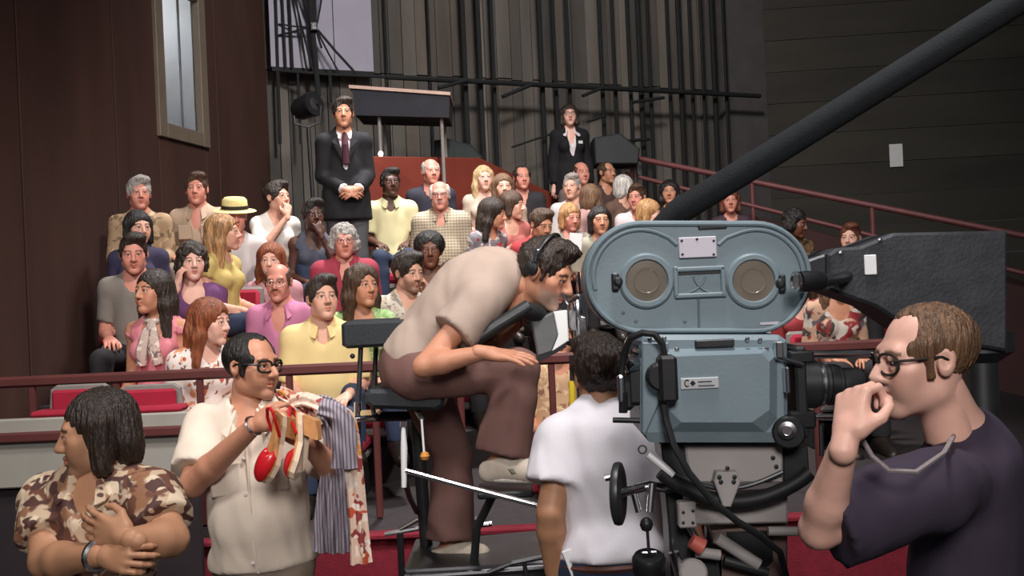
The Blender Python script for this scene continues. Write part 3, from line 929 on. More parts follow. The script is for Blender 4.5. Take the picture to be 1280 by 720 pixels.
def eyeglasses(root, base, B, m, w=0.024, hgt=0.019, t=0.0026, square=2.6, lens=None):
    def fn(b):
        for sx in (-1, 1):
            pts = []
            for i in range(20):
                a = 2 * math.pi * i / 20
                ca, sa = math.cos(a), math.sin(a)
                e = 2.0 / square
                pts.append((sx * 0.032 + w * math.copysign(abs(ca) ** e, ca), -0.103 + 0.012 * (abs(sx * 0.032 + w * ca) / 0.05) ** 2, 0.004 + hgt * math.copysign(abs(sa) ** e, sa)))
            b.tube(pts, t, 6, closed=True)
            b.tube([(sx * 0.056, -0.094, 0.012), (sx * 0.075, -0.07, 0.012), (sx * 0.083, 0.0, 0.012), (sx * 0.083, 0.03, -0.004)], t, 6)
        b.tube([(-0.009, -0.104, 0.008), (0, -0.106, 0.011), (0.009, -0.104, 0.008)], t, 6)
    return head_part('eyeglasses', m, root, base, B, fn)

# ------------------------------------------------------------------ the setting
ROWS = [(6.0, 0.72), (6.75, 0.95), (7.5, 1.20), (8.25, 1.45), (9.0, 1.68), (9.75, 1.86)]      # seat depth (left part of the stand), floor height
BEND = -0.9                                       # right of this the rows swing away from the camera
def row_shift(x): return 0.85 * max(0.0, x - BEND)
def floor_at(x, y):
    y = y - row_shift(x); z = ROWS[0][1]
    for yy, f in ROWS:
        if y > yy - 0.40: z = f
    return z

M_floor = mat('studio_floor', srgb(52, 48, 50), 0.55, 0, 0.2, 3, 0.1, 40)
M_tier = mat('tier_carpet', srgb(38, 30, 32), 0.9, 0, 0.2, 20, 0.3, 200)
M_redskirt = mat('red_carpet', srgb(120, 26, 42), 0.9, 0, 0.15, 25, 0.4, 160)
M_brownpaint = mat('brown_paint', srgb(88, 44, 42), 0.5, 0, 0.12, 6)
M_greypanel = mat('grey_panel', srgb(150, 146, 138), 0.6, 0, 0.06, 5)
M_black = mat('black_plastic', (0.012, 0.012, 0.014), 0.45, 0, 0.1, 10)
M_blackmatte = mat('black_matte', (0.011, 0.012, 0.013), 0.8, 0, 0.2, 10)
M_steel = mat('steel', (0.62, 0.62, 0.64), 0.25, 1.0, 0.06, 12)
M_darksteel = mat('dark_steel', (0.09, 0.09, 0.095), 0.4, 0.8, 0.1, 12)
M_white = mat('white_paint', (0.8, 0.8, 0.8), 0.5, 0, 0.03, 6)
M_redfab = mat('red_upholstery', srgb(150, 22, 48), 0.85, 0, 0.1, 14, 0.2, 120)
M_seatgrey = mat('seat_grey', srgb(128, 122, 118), 0.5, 0, 0.08, 10)

thing_mesh('floor', M_floor, lambda b: b.box((0, 4.0, -0.05), (16, 14, 0.1)), None, None, kind='structure')
# seating tiers: straight on the left, swinging away to the right
for i, (y, z) in enumerate(ROWS):
    y0 = y - 0.40 if i else 5.0
    y1 = (ROWS[i + 1][0] - 0.40) if i + 1 < len(ROWS) else 10.2
    def fn(b, y0=y0, y1=y1, z=z, i=i):
        xl = -2.52 - 0.1939 * (11.5 - y1) + 0.06; xe = 4.4
        f0 = y0 if i == 0 else y0 + row_shift(xe)
        P = [vec(xl, y0, 0), vec(BEND, y0, 0), vec(xe, f0, 0), vec(xe, y1 + row_shift(xe) - 0.002, 0), vec(BEND, y1 - 0.002, 0), vec(xl, y1 - 0.002, 0)]
        b.prism(P, vec(0, 0, z))
    o = thing_mesh('floor_tier', M_tier, fn, 'carpeted seating tier, step %s from the studio floor' % ['one', 'two', 'three', 'four', 'five', 'six'][i], None, kind='structure')
thing_mesh('floor_landing', M_tier, lambda b: b.prism([vec(-2.7, 10.2, 0), vec(BEND, 10.2, 0), vec(3.0, 13.5, 0), vec(3.0, 14.3, 0), vec(-2.5, 11.45, 0)], vec(0, 0, 2.10)), 'dark landing behind the top row', None, kind='structure')
# red skirt in front of the first tier
thing_mesh('trim_1', M_redskirt, lambda b: (b.box((0.75, 4.975, 0.36), (7.2, 0.045, 0.72)), b.box((0.75, 4.965, 0.735), (7.2, 0.09, 0.03), None, 0.008)), 'dark red carpet skirt along the front of the first tier', None, kind='structure')

# left wall: dark red-brown boarding with a control-room window
C0 = vec(-2.52, 11.5, 0); WD = nrm(vec(-0.19, -0.98, 0)); WN = nrm(vec(0.98, -0.19, 0))
def wl(s, z, n=0.0): return C0 + WD * s + WN * n + vec(0, 0, z)
def wbox(b, s0, s1, z0, z1, n0, n1, bev=0.0):
    c = wl((s0 + s1) / 2, (z0 + z1) / 2, (n0 + n1) / 2)
    b.box(c, (abs(s1 - s0), abs(n1 - n0), z1 - z0), np.stack([WD, WN, vec(0, 0, 1)], 1), bev)
M_wallred = mat('dark_red_boarding', srgb(66, 42, 36), 0.75, 0, 0.22, 3, 0.15, 30, (1, 1, 0.2))
WS0, WS1, WZ0, WZ1 = 1.46, 2.34, 3.30, 4.74
wall_left = empty('wall_left', tuple(wl(3.0, 0)), 'dark red-brown boarded wall with a window', None, None, 'structure')
seams = [-0.02, 1.2, WS0, WS1, 3.0, 4.2, 5.4, 6.6, 8.4]
def lw(b, s0, s1, z0, z1): wbox(b, s0 + 0.006, s1 - 0.006, z0, z1, -0.12, -0.01 + 0.012 * rng.random(), 0.004)
for a, c in zip(seams[:-1], seams[1:]):
    if a == WS0:
        part('panel', M_wallred, wall_left, lambda b: lw(b, a, c, 0.0, WZ0))
        part('panel', M_wallred, wall_left, lambda b: lw(b, a, c, WZ1, 8.0))
    else:
        part('panel', M_wallred, wall_left, lambda b: lw(b, a, c, 0.0, 8.0))
part('backing', M_blackmatte, wall_left, lambda b: (wbox(b, -0.02, WS0, 0, 8, -0.2, -0.13), wbox(b, WS1, 8.4, 0, 8, -0.2, -0.13), wbox(b, WS0, WS1, 0, WZ0, -0.2, -0.13), wbox(b, WS0, WS1, WZ1, 8, -0.2, -0.13)))
M_frame = mat('window_frame_paint', srgb(112, 100, 88), 0.5, 0, 0.08, 6)
M_glass = bpy.data.materials.new('window_glass'); M_glass.use_nodes = True
_b = M_glass.node_tree.nodes['Principled BSDF']; _b.inputs['Transmission Weight'].default_value = 1; _b.inputs['Roughness'].default_value = 0.02; _b.inputs['IOR'].default_value = 1.05; _b.inputs['Base Color'].default_value = (0.75, 0.8, 0.85, 1)
win = empty('window_1', tuple(wl(1.9, WZ0)), 'tall control-room window in a tan frame', None, None, 'structure')
def fr(b):
    for s0, s1, z0, z1 in ((WS0 - 0.02, WS0 + 0.11, WZ0 - 0.02, WZ1 + 0.02), (WS1 - 0.11, WS1 + 0.02, WZ0 - 0.02, WZ1 + 0.02), (WS0 + 0.11, WS1 - 0.11, WZ0 - 0.02, WZ0 + 0.11), (WS0 + 0.11, WS1 - 0.11, WZ1 - 0.11, WZ1 + 0.02)):
        wbox(b, s0, s1, z0, z1, -0.05, 0.03, 0.006)
part('window_frame', M_frame, win, fr)
part('pane', M_glass, win, lambda b: wbox(b, WS0 + 0.1, WS1 - 0.1, WZ0 + 0.1, WZ1 - 0.1, -0.04, -0.032))
M_booth = mat('booth_wall', srgb(60, 60, 68), 0.8, 0, 0.08, 4)
part('jamb', M_white, win, lambda b: (wbox(b, WS0 + 0.06, WS0 + 0.115, WZ0 + 0.06, WZ1 - 0.06, -0.42, -0.05), wbox(b, WS0 + 0.115, WS0 + 0.135, WZ0 + 0.06, WZ1 - 0.06, -0.20, -0.18)))
part('booth_shell', M_booth, win, lambda b: (wbox(b, WS0 - 0.6, WS1 + 1.0, WZ0 - 0.4, WZ1 + 0.4, -1.3, -1.25), wbox(b, WS0 - 0.65, WS0 - 0.6, WZ0 - 0.4, WZ1 + 0.4, -1.25, -0.2), wbox(b, WS1 + 1.0, WS1 + 1.05, WZ0 - 0.4, WZ1 + 0.4, -1.25, -0.2), wbox(b, WS0 - 0.6, WS1 + 1.0, WZ0 - 0.45, WZ0 - 0.4, -1.25, -0.2), wbox(b, WS0 - 0.6, WS1 + 1.0, WZ1 + 0.4, WZ1 + 0.45, -1.25, -0.2)))
M_curt = mat('booth_blind', srgb(96, 96, 108), 0.8, 0, 0.06, 5)
part('blind', M_curt, win, lambda b: wbox(b, WS0 + 0.05, WS0 + 0.85, WZ0 - 0.3, WZ0 + 0.85, -1.1, -1.06))
lamp('booth_lamp', 'POINT', tuple(wl(2.3, WZ1 - 0.1, -0.75)), tuple(wl(1.7, WZ0, -0.9)), 30, (1.0, 0.97, 0.95), 0.1)

# back wall: vertical grey boards, angled away to the right
BD = nrm(vec(0.899, 0.438, 0)); BN = nrm(vec(0.438, -0.899, 0))
def bw(s, z, n=0.0): return C0 + BD * s + BN * n + vec(0, 0, z)
def bbox(b, s0, s1, z0, z1, n0, n1, bev=0.0):
    b.box(bw((s0 + s1) / 2, (z0 + z1) / 2, (n0 + n1) / 2), (abs(s1 - s0), abs(n1 - n0), z1 - z0), np.stack([BD, BN, vec(0, 0, 1)], 1), bev)
def s_of(px, n=0.0):
    """Distance along the back wall under a pixel column (at the horizon), n metres in front of it."""
    k = (px - 640.0) / FPX
    o = C0 + BN * n
    return (k * o[1] - o[0]) / (BD[0] - k * BD[1])
wall_back = empty('wall_back', tuple(bw(3, 0)), 'grey back wall of weathered vertical boards', None, None, 'structure')
bm_ = [mat('back_board_%d' % i, srgb(*c), 0.85, 0, 0.3, 4, 0.25, 60, (1, 1, 0.15)) for i, c in enumerate([(98, 92, 87), (86, 81, 77), (108, 101, 95), (74, 71, 68), (94, 86, 79)])]
s = -0.03
SEND = s_of(905)
while s < SEND:
    w = 0.10 + 0.1 * rng.random()
    zt = 4.3 + 0.04 * rng.random()
    n = 0.012 * rng.random(); k = rng.randrange(5)
    part('board', bm_[k], wall_back, lambda b: bbox(b, s, s + w - 0.008, 1.7, zt - 0.012, -0.05, n, 0.004))
    part('board', bm_[(k + rng.randrange(2)) % 5], wall_back, lambda b: bbox(b, s, s + w - 0.008, zt, 8.0, -0.05, n + 0.008 * rng.random(), 0.004))
    s += w
part('backing', M_blackmatte, wall_back, lambda b: bbox(b, -0.3, s_of(970), 1.7, 8.0, -0.2, -0.06))
part('pillar', mat('pillar_grey', srgb(84, 80, 80), 0.85, 0, 0.12, 4, 0.1, 30), wall_back, lambda b: bbox(b, SEND + 0.05, s_of(962), 0, 8.0, -0.05, 0.12, 0.01))
# right wall: dark horizontal planks
cr = bw(s_of(962), 0, 0.1)
RD = nrm(vec(0.995, -0.1, 0)); RN = nrm(vec(-0.1, -0.995, 0))
wall_right = empty('wall_right', tuple(cr), 'dark grey plank wall beyond the aisle', None, None, 'structure')
M_rw = [mat('dark_plank_%d' % i, srgb(*c), 0.8, 0, 0.15, 3, 0.1, 30, (0.2, 0.2, 1)) for i, c in enumerate([(60, 57, 51), (57, 54, 49), (63, 60, 53)])]
z = 1.2
i = 0
while z < 8.0:
    zh = 0.42
    part('plank', M_rw[i % 3], wall_right, lambda b: b.box(cr + RD * 2.6 + vec(0, 0, z + zh / 2), (5.2, 0.06 + 0.004 * (i % 2), zh - 0.006), np.stack([RD, -RN, vec(0, 0, 1)], 1)))
    z += zh; i += 1

# ------------------------------------------------------------------ background equipment
# pale boards hung in front of the back wall
wp = empty('white_flat', tuple(bw(0.8, 3.9, 0.2)), 'pale lavender-grey flat hung high on the back wall', 'panel')
M_wp = mat('flat_white', srgb(158, 154, 170), 0.7, 0, 0.05, 3)
zb = at(420, 89, 11.7)[2]
part('sheet', M_wp, wp, lambda b: bbox(b, 0.0, s_of(431, 0.2) - 0.004, zb, zb + 2.6, 0.18, 0.2))
part('sheet', M_wp, wp, lambda b: bbox(b, s_of(431, 0.2) + 0.004, s_of(479, 0.2), zb, zb + 2.6, 0.18, 0.205))
part('batten', M_blackmatte, wp, lambda b: bbox(b, 0.0, s_of(479, 0.2), zb - 0.05, zb - 0.003, 0.16, 0.22))

# scaffold of black pipes
rack = empty('pipe_rack', tuple(bw(3.0, 1.72, 0.35)), 'rack of thin black pipes standing against the grey boards', 'pipe rack')
def vpipe(px, z0, z1, r, n):
    s = s_of(px, n)
    # a pixel column leans with the camera roll; take the column where it crosses y=100
    part('pipe', M_blackmatte, rack, lambda b: b.tube([bw(s, z0, n), bw(s, z1, n)], r, 8), True)
for k, px in enumerate([581, 600, 617, 677, 694, 711, 752, 768, 787]):
    vpipe(px + 12, 2.10, 7.8, 0.028 if k in (0, 1, 3) else 0.022, 0.3 + 0.04 * (k % 2))
for k, px in enumerate([800, 812, 836, 850, 864, 878, 892, 906]):
    vpipe(px + 12, 2.10, 7.8, 0.03 if k % 3 == 0 else 0.02, 0.3 + 0.05 * (k % 2))
for k, px in enumerate([486, 540]):
    vpipe(px + 10, 2.10, 7.8, 0.012, 0.14)
def hpipe(p0, p1, r=0.026, n=0.4):
    s0, s1 = s_of(p0[0], n), s_of(p1[0], n)
    d0 = bw(s0, 0, n)[1]; d1 = bw(s1, 0, n)[1]
    a = at(p0[0], p0[1], d0); c = at(p1[0], p1[1], d1)
    part('pipe', M_blackmatte, rack, lambda b: b.tube([a, c], r, 8), True)
hpipe((482, 96), (950, 120), 0.03)
hpipe((628, 121), (666, 105), 0.022, 0.42); hpipe((548, 110), (585, 100), 0.02, 0.42)
hpipe((728, 120), (752, 110), 0.02, 0.42); hpipe((790, 128), (830, 122), 0.02, 0.42); hpipe((760, 178), (812, 174), 0.02, 0.42); hpipe((735, 152), (757, 145), 0.015, 0.42)
hpipe((640, 184), (690, 167), 0.012, 0.42)
# pipes and ropes in front of the pale flat
rr = empty('cable_bundle', tuple(bw(0.5, 3.0, 0.4)), 'black pipes and cables tied together in front of the pale flat', 'cables')
dA = 11.35
for a, c, r in (((343, -30), (350, 180), 0.02), ((351, -30), (357, 88), 0.016), ((360, -30), (366, 88), 0.014), ((366, -30), (384, 92), 0.01),
                ((385, -30), (398, 120), 0.03), ((393, -10), (393, 36), 0.024), ((372, -20), (394, 34), 0.014), ((364, -20), (392, 92), 0.012),
                ((394, 34), (446, 93), 0.014), ((396, 38), (424, 91), 0.010), ((378, -20), (402, 60), 0.012), ((405, -20), (396, 32), 0.01),
                ((345, 45), (396, 30), 0.012), ((348, 30), (390, 34), 0.009), ((342, 88), (482, 96), 0.018), ((412, 92), (414, 128), 0.016), ((372, 90), (376, 180), 0.014)):
    part('cable', M_blackmatte, rr, lambda b: b.tube([at(*a, dA), (at(*a, dA) + at(*c, dA)) / 2 + vec(0, 0, -0.01), at(*c, dA)], r, 7), True)
part('clamp', M_steel, rr, lambda b: b.box(at(393, 33, dA - 0.05), (0.07, 0.05, 0.09), None, 0.01))

# draped table on the landing
tb = empty('draped_table', tuple(vec(at(500, 150, 10.6)[0], 10.6, 2.10)), 'black-draped table with pale top edge behind the man in the suit', 'table')
def tt(b):
    P = [at(436, 106, 10.45), at(563, 115, 10.45), at(563, 119, 10.45), at(436, 110, 10.45)]
    b.prism(P, vec(0, 0.7, 0))
part('table_top', mat('table_top_tan', srgb(180, 150, 138), 0.5), tb, tt)
part('drape', mat('table_drape', srgb(40, 40, 46), 0.9, 0, 0.15, 6, 0.3, 20), tb, lambda b: b.prism([at(440, 111, 10.47), at(562, 120, 10.47), at(561, 147, 10.47), at(444, 144, 10.47)], vec(0, 0.6, 0)))
for px in (474, 552):
    p = at(px, 150, 10.55)
    part('leg', M_seatgrey, tb, lambda b: b.tube([p + vec(0, 0, 0.1), vec(p[0], p[1], 2.10)], 0.018, 8), True)
    part('leg', M_seatgrey, tb, lambda b: b.tube([p + vec(0, 0.45, 0.1), vec(p[0], p[1] + 0.45, 2.10)], 0.018, 8), True)

# red-brown low wall behind the top row
thing_mesh('wall_parapet', mat('parapet_red', srgb(116, 48, 36), 0.65, 0, 0.12, 3, 0.1, 30),
           lambda b: b.prism([at(x, y, 10.05 + (x - 455) * 0.0078) for x, y in ((455, 195), (600, 197), (704, 248), (704, 320), (455, 320))], vec(-0.03, 0.08, 0), 0, 0.012), 'low red-brown wall behind the top row', None, kind='structure')
thing_mesh('equipment_case', mat('case_dark_green', srgb(34, 40, 40), 0.7), lambda b: b.prism([at(543, 175, 11.3), at(560, 173, 11.3), at(590, 181, 11.3), at(603, 196, 11.3), at(605, 300, 11.3), at(540, 300, 11.3)], vec(0, 0.4, 0), 0, 0.02),
           'dark sloping equipment case behind the red parapet', 'case')
bl = empty('floor_lamp', tuple(vec(at(476, 200, 10.35)[0], 10.35, 2.10)), 'small bare bulb on a thin stand above the red parapet', 'lamp')
part('stand', M_darksteel, bl, lambda b: b.tube([vec(at(476, 200, 10.35)[0], 10.35, 2.10), at(476, 196, 10.35)], 0.012, 8), True)
part('bulb', mat('bulb_glow', (1, 0.93, 0.85), 0.4, emit=6), bl, lambda b: b.lathe(at(476, 195, 10.35), (0, 0, 1), [(0.0, -0.005), (0.018, 0.0), (0.024, 0.02), (0.018, 0.04), (0.0, 0.05)], 12), True)
# studio lamp on a stand, left of the man in the suit
sl_ = empty('studio_lamp', tuple(vec(at(384, 200, 10.4)[0], 10.4, 2.10)), 'black studio spotlight on a stand beside the man in the suit', 'spotlight')
lc = at(384, 133, 10.4)
part('lamp_housing', M_black, sl_, lambda b: b.lathe(lc, (0.75, -0.5, 0.15), [(0.02, -0.16), (0.08, -0.15), (0.11, -0.09), (0.115, 0.06), (0.125, 0.07), (0.125, 0.1), (0.1, 0.1)], 18), True)
part('lens', M_steel, sl_, lambda b: b.lathe(lc + nrm(vec(0.75, -0.5, 0.15)) * 0.085, (0.75, -0.5, 0.15), [(0.095, 0), (0.06, 0.015), (0, 0.02)], 16), True)
part('yoke', M_darksteel, sl_, lambda b: b.tube([lc + vec(-0.14, 0.02, 0.0), lc + vec(-0.12, 0, -0.16), lc + vec(0, 0, -0.2), lc + vec(0.12, 0, -0.16), lc + vec(0.14, -0.02, 0.0)], 0.012, 6), True)
part('stand', M_black, sl_, lambda b: b.tube([lc + vec(0, 0, -0.2), vec(lc[0] + 0.03, lc[1], 2.10)], 0.02, 8), True)
for a in (90, 210, 330):
    part('leg', M_black, sl_, lambda b: b.tube([vec(lc[0] + 0.03, lc[1], 2.35), vec(lc[0] + 0.03 + 0.35 * math.cos(R(a)), lc[1] + 0.35 * math.sin(R(a)), 1.99)], 0.012, 6), True)
# equipment beside the standing woman
eq = empty('lighting_console', tuple(vec(at(770, 200, 12.0)[0], 12.0, 2.10)), 'dark low console on legs behind the standing woman', 'console')
part('cabinet', mat('console_dark', srgb(38, 42, 44), 0.6), eq, lambda b: b.prism([at(742, 172, 11.8), at(775, 166, 11.8), at(800, 186, 11.8), at(798, 205, 11.8), at(744, 205, 11.8)], vec(0, 0.5, 0), 0, 0.015))
for px in (748, 794):
    p = at(px, 204, 12.0); part('leg', M_darksteel, eq, lambda b: b.tube([p, vec(p[0], p[1], 2.10)], 0.02, 8), True)

# aisle railing on the right
M_rail = mat('rail_red_paint', srgb(112, 62, 64), 0.5, 0, 0.1, 8)
ra = empty('stair_railing', tuple(vec(1.6, 11.8, 1.68)), 'red-brown sloping handrail along the aisle stairs', 'railing')
def dr(px): return 12.1 - 1.2 * (px - 780) / 340.0
def rl(b, pts, r): b.tube([at(x, y, dr(x)) for x, y in pts], r, 10)
part('handrail', M_rail, ra, lambda b: rl(b, [(782, 195), (950, 229), (1120, 263), (1285, 296)], 0.032), True)
part('lower_rail', M_rail, ra, lambda b: rl(b, [(782, 217), (935, 256), (1080, 292), (1285, 343)], 0.024), True)
for px in (790, 940, 1090, 1240):
    t = at(px, 195 + 0.2 * (px - 782), dr(px)); zf = min(1.7, t[2] - 0.9)
    part('post', M_rail, ra, lambda b: b.tube([t, vec(t[0], t[1], zf)], 0.026, 8), True)
# stepped side wall under the railing
thing_mesh('wall_aisle', mat('aisle_wall_dark_red', srgb(62, 34, 34), 0.75, 0, 0.12, 4), lambda b: b.prism([at(905, 262, dr(905) + 0.12), at(1285, 352, dr(1285) + 0.12), vec(at(1285, 352, dr(1285))[0], dr(1285) + 0.12, 0.0), vec(at(905, 262, dr(905))[0], dr(905) + 0.12, 0.0)], vec(0.05, 0.1, 0)), 'dark red stepped wall under the aisle railing', None, kind='structure')

# ------------------------------------------------------------------ front rail and the seats of the front
fr_ = empty('front_railing', (-0.5, 5.4, 0.72), 'brown painted rail running in front of the first seated row', 'railing')
yr = 5.4
zr = at(300, 465.5, yr)[2]
part('top_rail', M_brownpaint, fr_, lambda b: b.box((-0.35, yr, zr), (5.4, 0.05, 0.055), None, 0.012))
for px in (-60, 40, 145, 250, 362, 468, 575, 690, 800, 910, 1020):
    x = at(px, 480, yr)[0]
    part('post', M_brownpaint, fr_, lambda b: b.box((x, yr, (zr + 0.72) / 2 - 0.01), (0.034, 0.03, zr - 0.72 - 0.03), None, 0.006))

def theatre_seat_meshes():
    b = MB(); b.box((0, -0.02, -0.045), (0.46, 0.44, 0.09), None, 0.03); cu = b.mesh('cushion', M_redfab, smooth=True)
    b = MB(); b.box((0, 0.24, 0.16), (0.44, 0.06, 0.36), rotm(0, -8, 0), 0.025); bk = b.mesh('backrest', M_redfab, smooth=True)
    b = MB(); b.box((0, 0.265, 0.155), (0.48, 0.05, 0.41), rotm(0, -8, 0), 0.02); sh = b.mesh('back_shell', M_seatgrey)
    b = MB(); b.box((0, -0.02, -0.115), (0.44, 0.42, 0.05), None, 0.015); pan = b.mesh('seat_pan', M_seatgrey)
    b = MB(); b.box((0, 0.0, 0), (0.03, 0.3, 0.30), None, 0.01); ped = b.mesh('leg', M_black)
    return cu, bk, sh, pan, ped
SEAT = theatre_seat_meshes()
def theatre_seat(x, y, z, floor, label, yaw=0):
    r = empty('theatre_seat', (x, y, floor), label, 'seat', 'red seats of the audience tiers')
    r.rotation_euler.z = R(yaw)
    hgt = z - floor
    for nm, me in zip(('cushion', 'backrest', 'back_shell', 'seat_pan'), SEAT[:4]): obj(nm, me, r, (0, 0, hgt))
    lh = max(0.05, hgt - 0.13)
    for sx in (-1, 1):
        o = obj('leg', SEAT[4], r, (sx * 0.19, 0, lh / 2)); o.scale.z = lh / 0.30
    return r

nw = at(1128, 194, 13.9); tnw = cr + RD * ((nw[0] - cr[0]) / RD[0]) + RN * 0.05
thing_mesh('wall_placeholder', M_white, lambda b: b.box((tnw[0], tnw[1], at(1128, 194, tnw[1])[2]), (0.17, 0.02, 0.30), np.stack([RD, -RN, vec(0, 0, 1)], 1), 0.004), 'white notice on the dark plank wall at the right edge', 'placeholder')  # added white card standing in for an unidentified bright shape

# ------------------------------------------------------------------ the audience
SK = dict(pale=srgb(226, 176, 158), light=srgb(214, 162, 140), tan=srgb(196, 138, 110), ruddy=srgb(208, 140, 122), olive=srgb(186, 136, 104), brown=srgb(112, 70, 52), dark=srgb(80, 50, 40))
HC = dict(black=(0.012, 0.009, 0.008), dark=(0.028, 0.017, 0.012), brown=(0.07, 0.036, 0.02), lbrown=(0.16, 0.085, 0.045), red=(0.24, 0.065, 0.024), straw=(0.40, 0.21, 0.085), blond=(0.62, 0.42, 0.22), grey=(0.36, 0.33, 0.31), white=(0.62, 0.58, 0.55), auburn=(0.15, 0.045, 0.022))
SHOEM = mat('dark_leather', (0.02, 0.014, 0.012), 0.4)
HM = {k: hair_mat(k, v) for k, v in HC.items()}

def seated(label, px, py, d, skin='light', hair=('short',), hairc='brown', female=False, wear=(), yaw=0, hy=None, hp=0, hr=0, lean=4, sl=0, arms='lap', scale=1.0, P=None, seat=None, legs=None, hoff=0.125):
    P = dict(P or {}); P.update(skin=SK[skin], female=female, seed=rng.random() * 6)
    if hair: P.update(hair=hair, hairm=HM[hairc], hairc=HC[hairc])
    P['headsize'] = P.get('headsize', scale)
    hy = yaw if hy is None else hy
    TR = rotm(yaw, lean, sl); YR = rotm(yaw, 0, 0); HR = rotm(hy, hp, hr)
    L = (0.46 if female else 0.50) * scale
    sw = (0.142 if female else 0.162) * scale * P.get('shw', 1.0)
    J = dict(pelvis=vec(0, 0, 0)); J['neck'] = TR @ vec(0, 0, L)
    J['head'] = J['neck'] + TR @ vec(0, -0.015, 0.07) * scale + HR @ vec(0, -0.025, 0.085) * scale
    for sd, sx in (('L', 1), ('R', -1)):
        J['sh' + sd] = J['neck'] + TR @ vec(sx * sw, 0.0, -0.055)
        a = arms if isinstance(arms, str) else arms[0 if sd == 'L' else 1]
        sh = J['sh' + sd]
        if a == 'lap':
            J['el' + sd] = sh + TR @ vec(sx * 0.04, 0.0, -0.27 * scale)
            J['wr' + sd] = J['el' + sd] + YR @ vec(-sx * 0.075, -0.22, -0.045)
            P['hand' + sd] = dict(palm=vec(0, 0, -1), dir=YR @ vec(-sx * 0.4, -1, -0.2), curl=0.35)
        elif a == 'cross':
            J['el' + sd] = sh + TR @ vec(sx * 0.06, -0.05, -0.25 * scale)
            J['wr' + sd] = J['el' + sd] + YR @ vec(-sx * 0.22, -0.13, 0.01 + 0.03 * sx)
            P['hand' + sd] = dict(palm=YR @ vec(0, 1, 0), curl=0.5)
        elif a == 'chin':
            w = J['head'] + HR @ vec(sx * 0.025, -0.125, -0.165)
            J['wr' + sd] = w
            mid = (sh + w) / 2
            J['el' + sd] = sh + YR @ vec(sx * 0.03, -0.13, -0.235 * scale)
            P['hand' + sd] = dict(palm=HR @ vec(-sx * 0.2, 1, 0), dir=HR @ vec(-sx * 0.25, 0.12, 1), curl=0.85, thumb=0.6)
        elif a == 'side':                         # hand raised beside the face
            w = J['head'] + HR @ vec(sx * 0.11, -0.06, -0.16)
            J['wr' + sd] = w
            J['el' + sd] = sh + YR @ vec(sx * 0.1, -0.14, -0.22 * scale)
            P['hand' + sd] = dict(palm=HR @ vec(-sx, 0.3, 0), dir=HR @ vec(-sx * 0.2, 0.0, 1), curl=0.6)
        elif a == 'down':
            J['el' + sd] = sh + TR @ vec(sx * 0.05, 0.02, -0.28); J['wr' + sd] = J['el' + sd] + YR @ vec(sx * 0.01, -0.06, -0.24)
            P['hand' + sd] = dict(palm=YR @ vec(-sx, 0, 0), curl=0.4)
        J['hip' + sd] = YR @ vec(sx * 0.085, 0, -0.01)
        J['kn' + sd] = YR @ vec(sx * 0.115, -0.43, 0.01)
    T = at(px, py, d) - vec(0, 0, hoff * scale) - J['head']
    for k in J: J[k] = J[k] + T
    fz = min(floor_at(J['pelvis'][0], J['pelvis'][1]), J['pelvis'][2] - 0.36)
    for sd, sx in (('L', 1), ('R', -1)):
        k = J['kn' + sd]; J['an' + sd] = vec(k[0], k[1] + 0.02, min(k[2] - 0.25, fz + 0.085))
    P['wear'] = list(wear)
    P.setdefault('shoes', SHOEM)
    root, B = person(label, J, HR, P, base=(J['pelvis'][0], J['pelvis'][1], fz))
    if seat:
        zc = J['pelvis'][2] - 0.115
        if zc > fz + 0.12: theatre_seat(J['pelvis'][0], J['pelvis'][1] + 0.0, zc, fz, 'red theatre seat under ' + seat)
    return root, B

def top(m, **k): return dict(kind='top', name=k.pop('name', 'shirt'), m=m, **k)
def pants(m, **k): return dict(kind='pants', name=k.pop('name', 'trousers'), m=m, **k)
def skirt(m): return dict(kind='skirt', name='skirt', m=m)
JEAN = cloth('denim', srgb(44, 58, 88)); DARKP = cloth('dark_trousers', srgb(42, 38, 42)); BEIGEP = cloth('beige_trousers', srgb(150, 128, 108)); BROWNP = cloth('brown_trousers', srgb(92, 60, 52))

def base_of(root): return np.array(root.location)

# --- first row, behind the rail
M_pinkd = cloth('pink_dress', srgb(222, 118, 132)); M_scarf = pattern_mat('scarf_print', srgb(190, 170, 160), [srgb(120, 100, 100), srgb(230, 215, 205)], 26)
r, B = seated('young woman with long brown hair in pink dress and silk neck scarf, front row', 190, 337, 6.0, 'tan', ('long', 0.2), 'dark', True,
       [top(M_pinkd, sleeve=0.0, neck='scoop', hem=-0.1, name='dress'), skirt(M_pinkd)], yaw=-8, hy=-30, hp=-2, lean=2, P=dict(hs=(0.98, 1, 1)), seat='the woman in the pink dress')
bs = base_of(r)
def scarf(b):
    pts = []
    for i in range(25):
        a = 2 * math.pi * i / 24; rr = 0.063
        pts.append(B.on(1.02, 0.012) + (math.sin(a) * B.r + math.cos(a) * B.f) * rr - B.u * 0.015 * math.cos(a))
    b.tube(pts, 0.017, 8, closed=False)
    for sg in (-1, 1): b.tube([B.on(0.98, 0.075), B.on(0.86, 0.115, sg * 0.02), B.on(0.66, 0.142, sg * 0.035), B.on(0.48, 0.135, sg * 0.05)], [0.016, 0.026, 0.036, 0.03], 8, flat=1.0)
    b.lathe(B.on(0.96, 0.085), B.f, [(0.0, -0.02), (0.024, -0.01), (0.026, 0.008), (0.0, 0.02)], 10)
part('scarf', M_scarf, r, scarf, True)

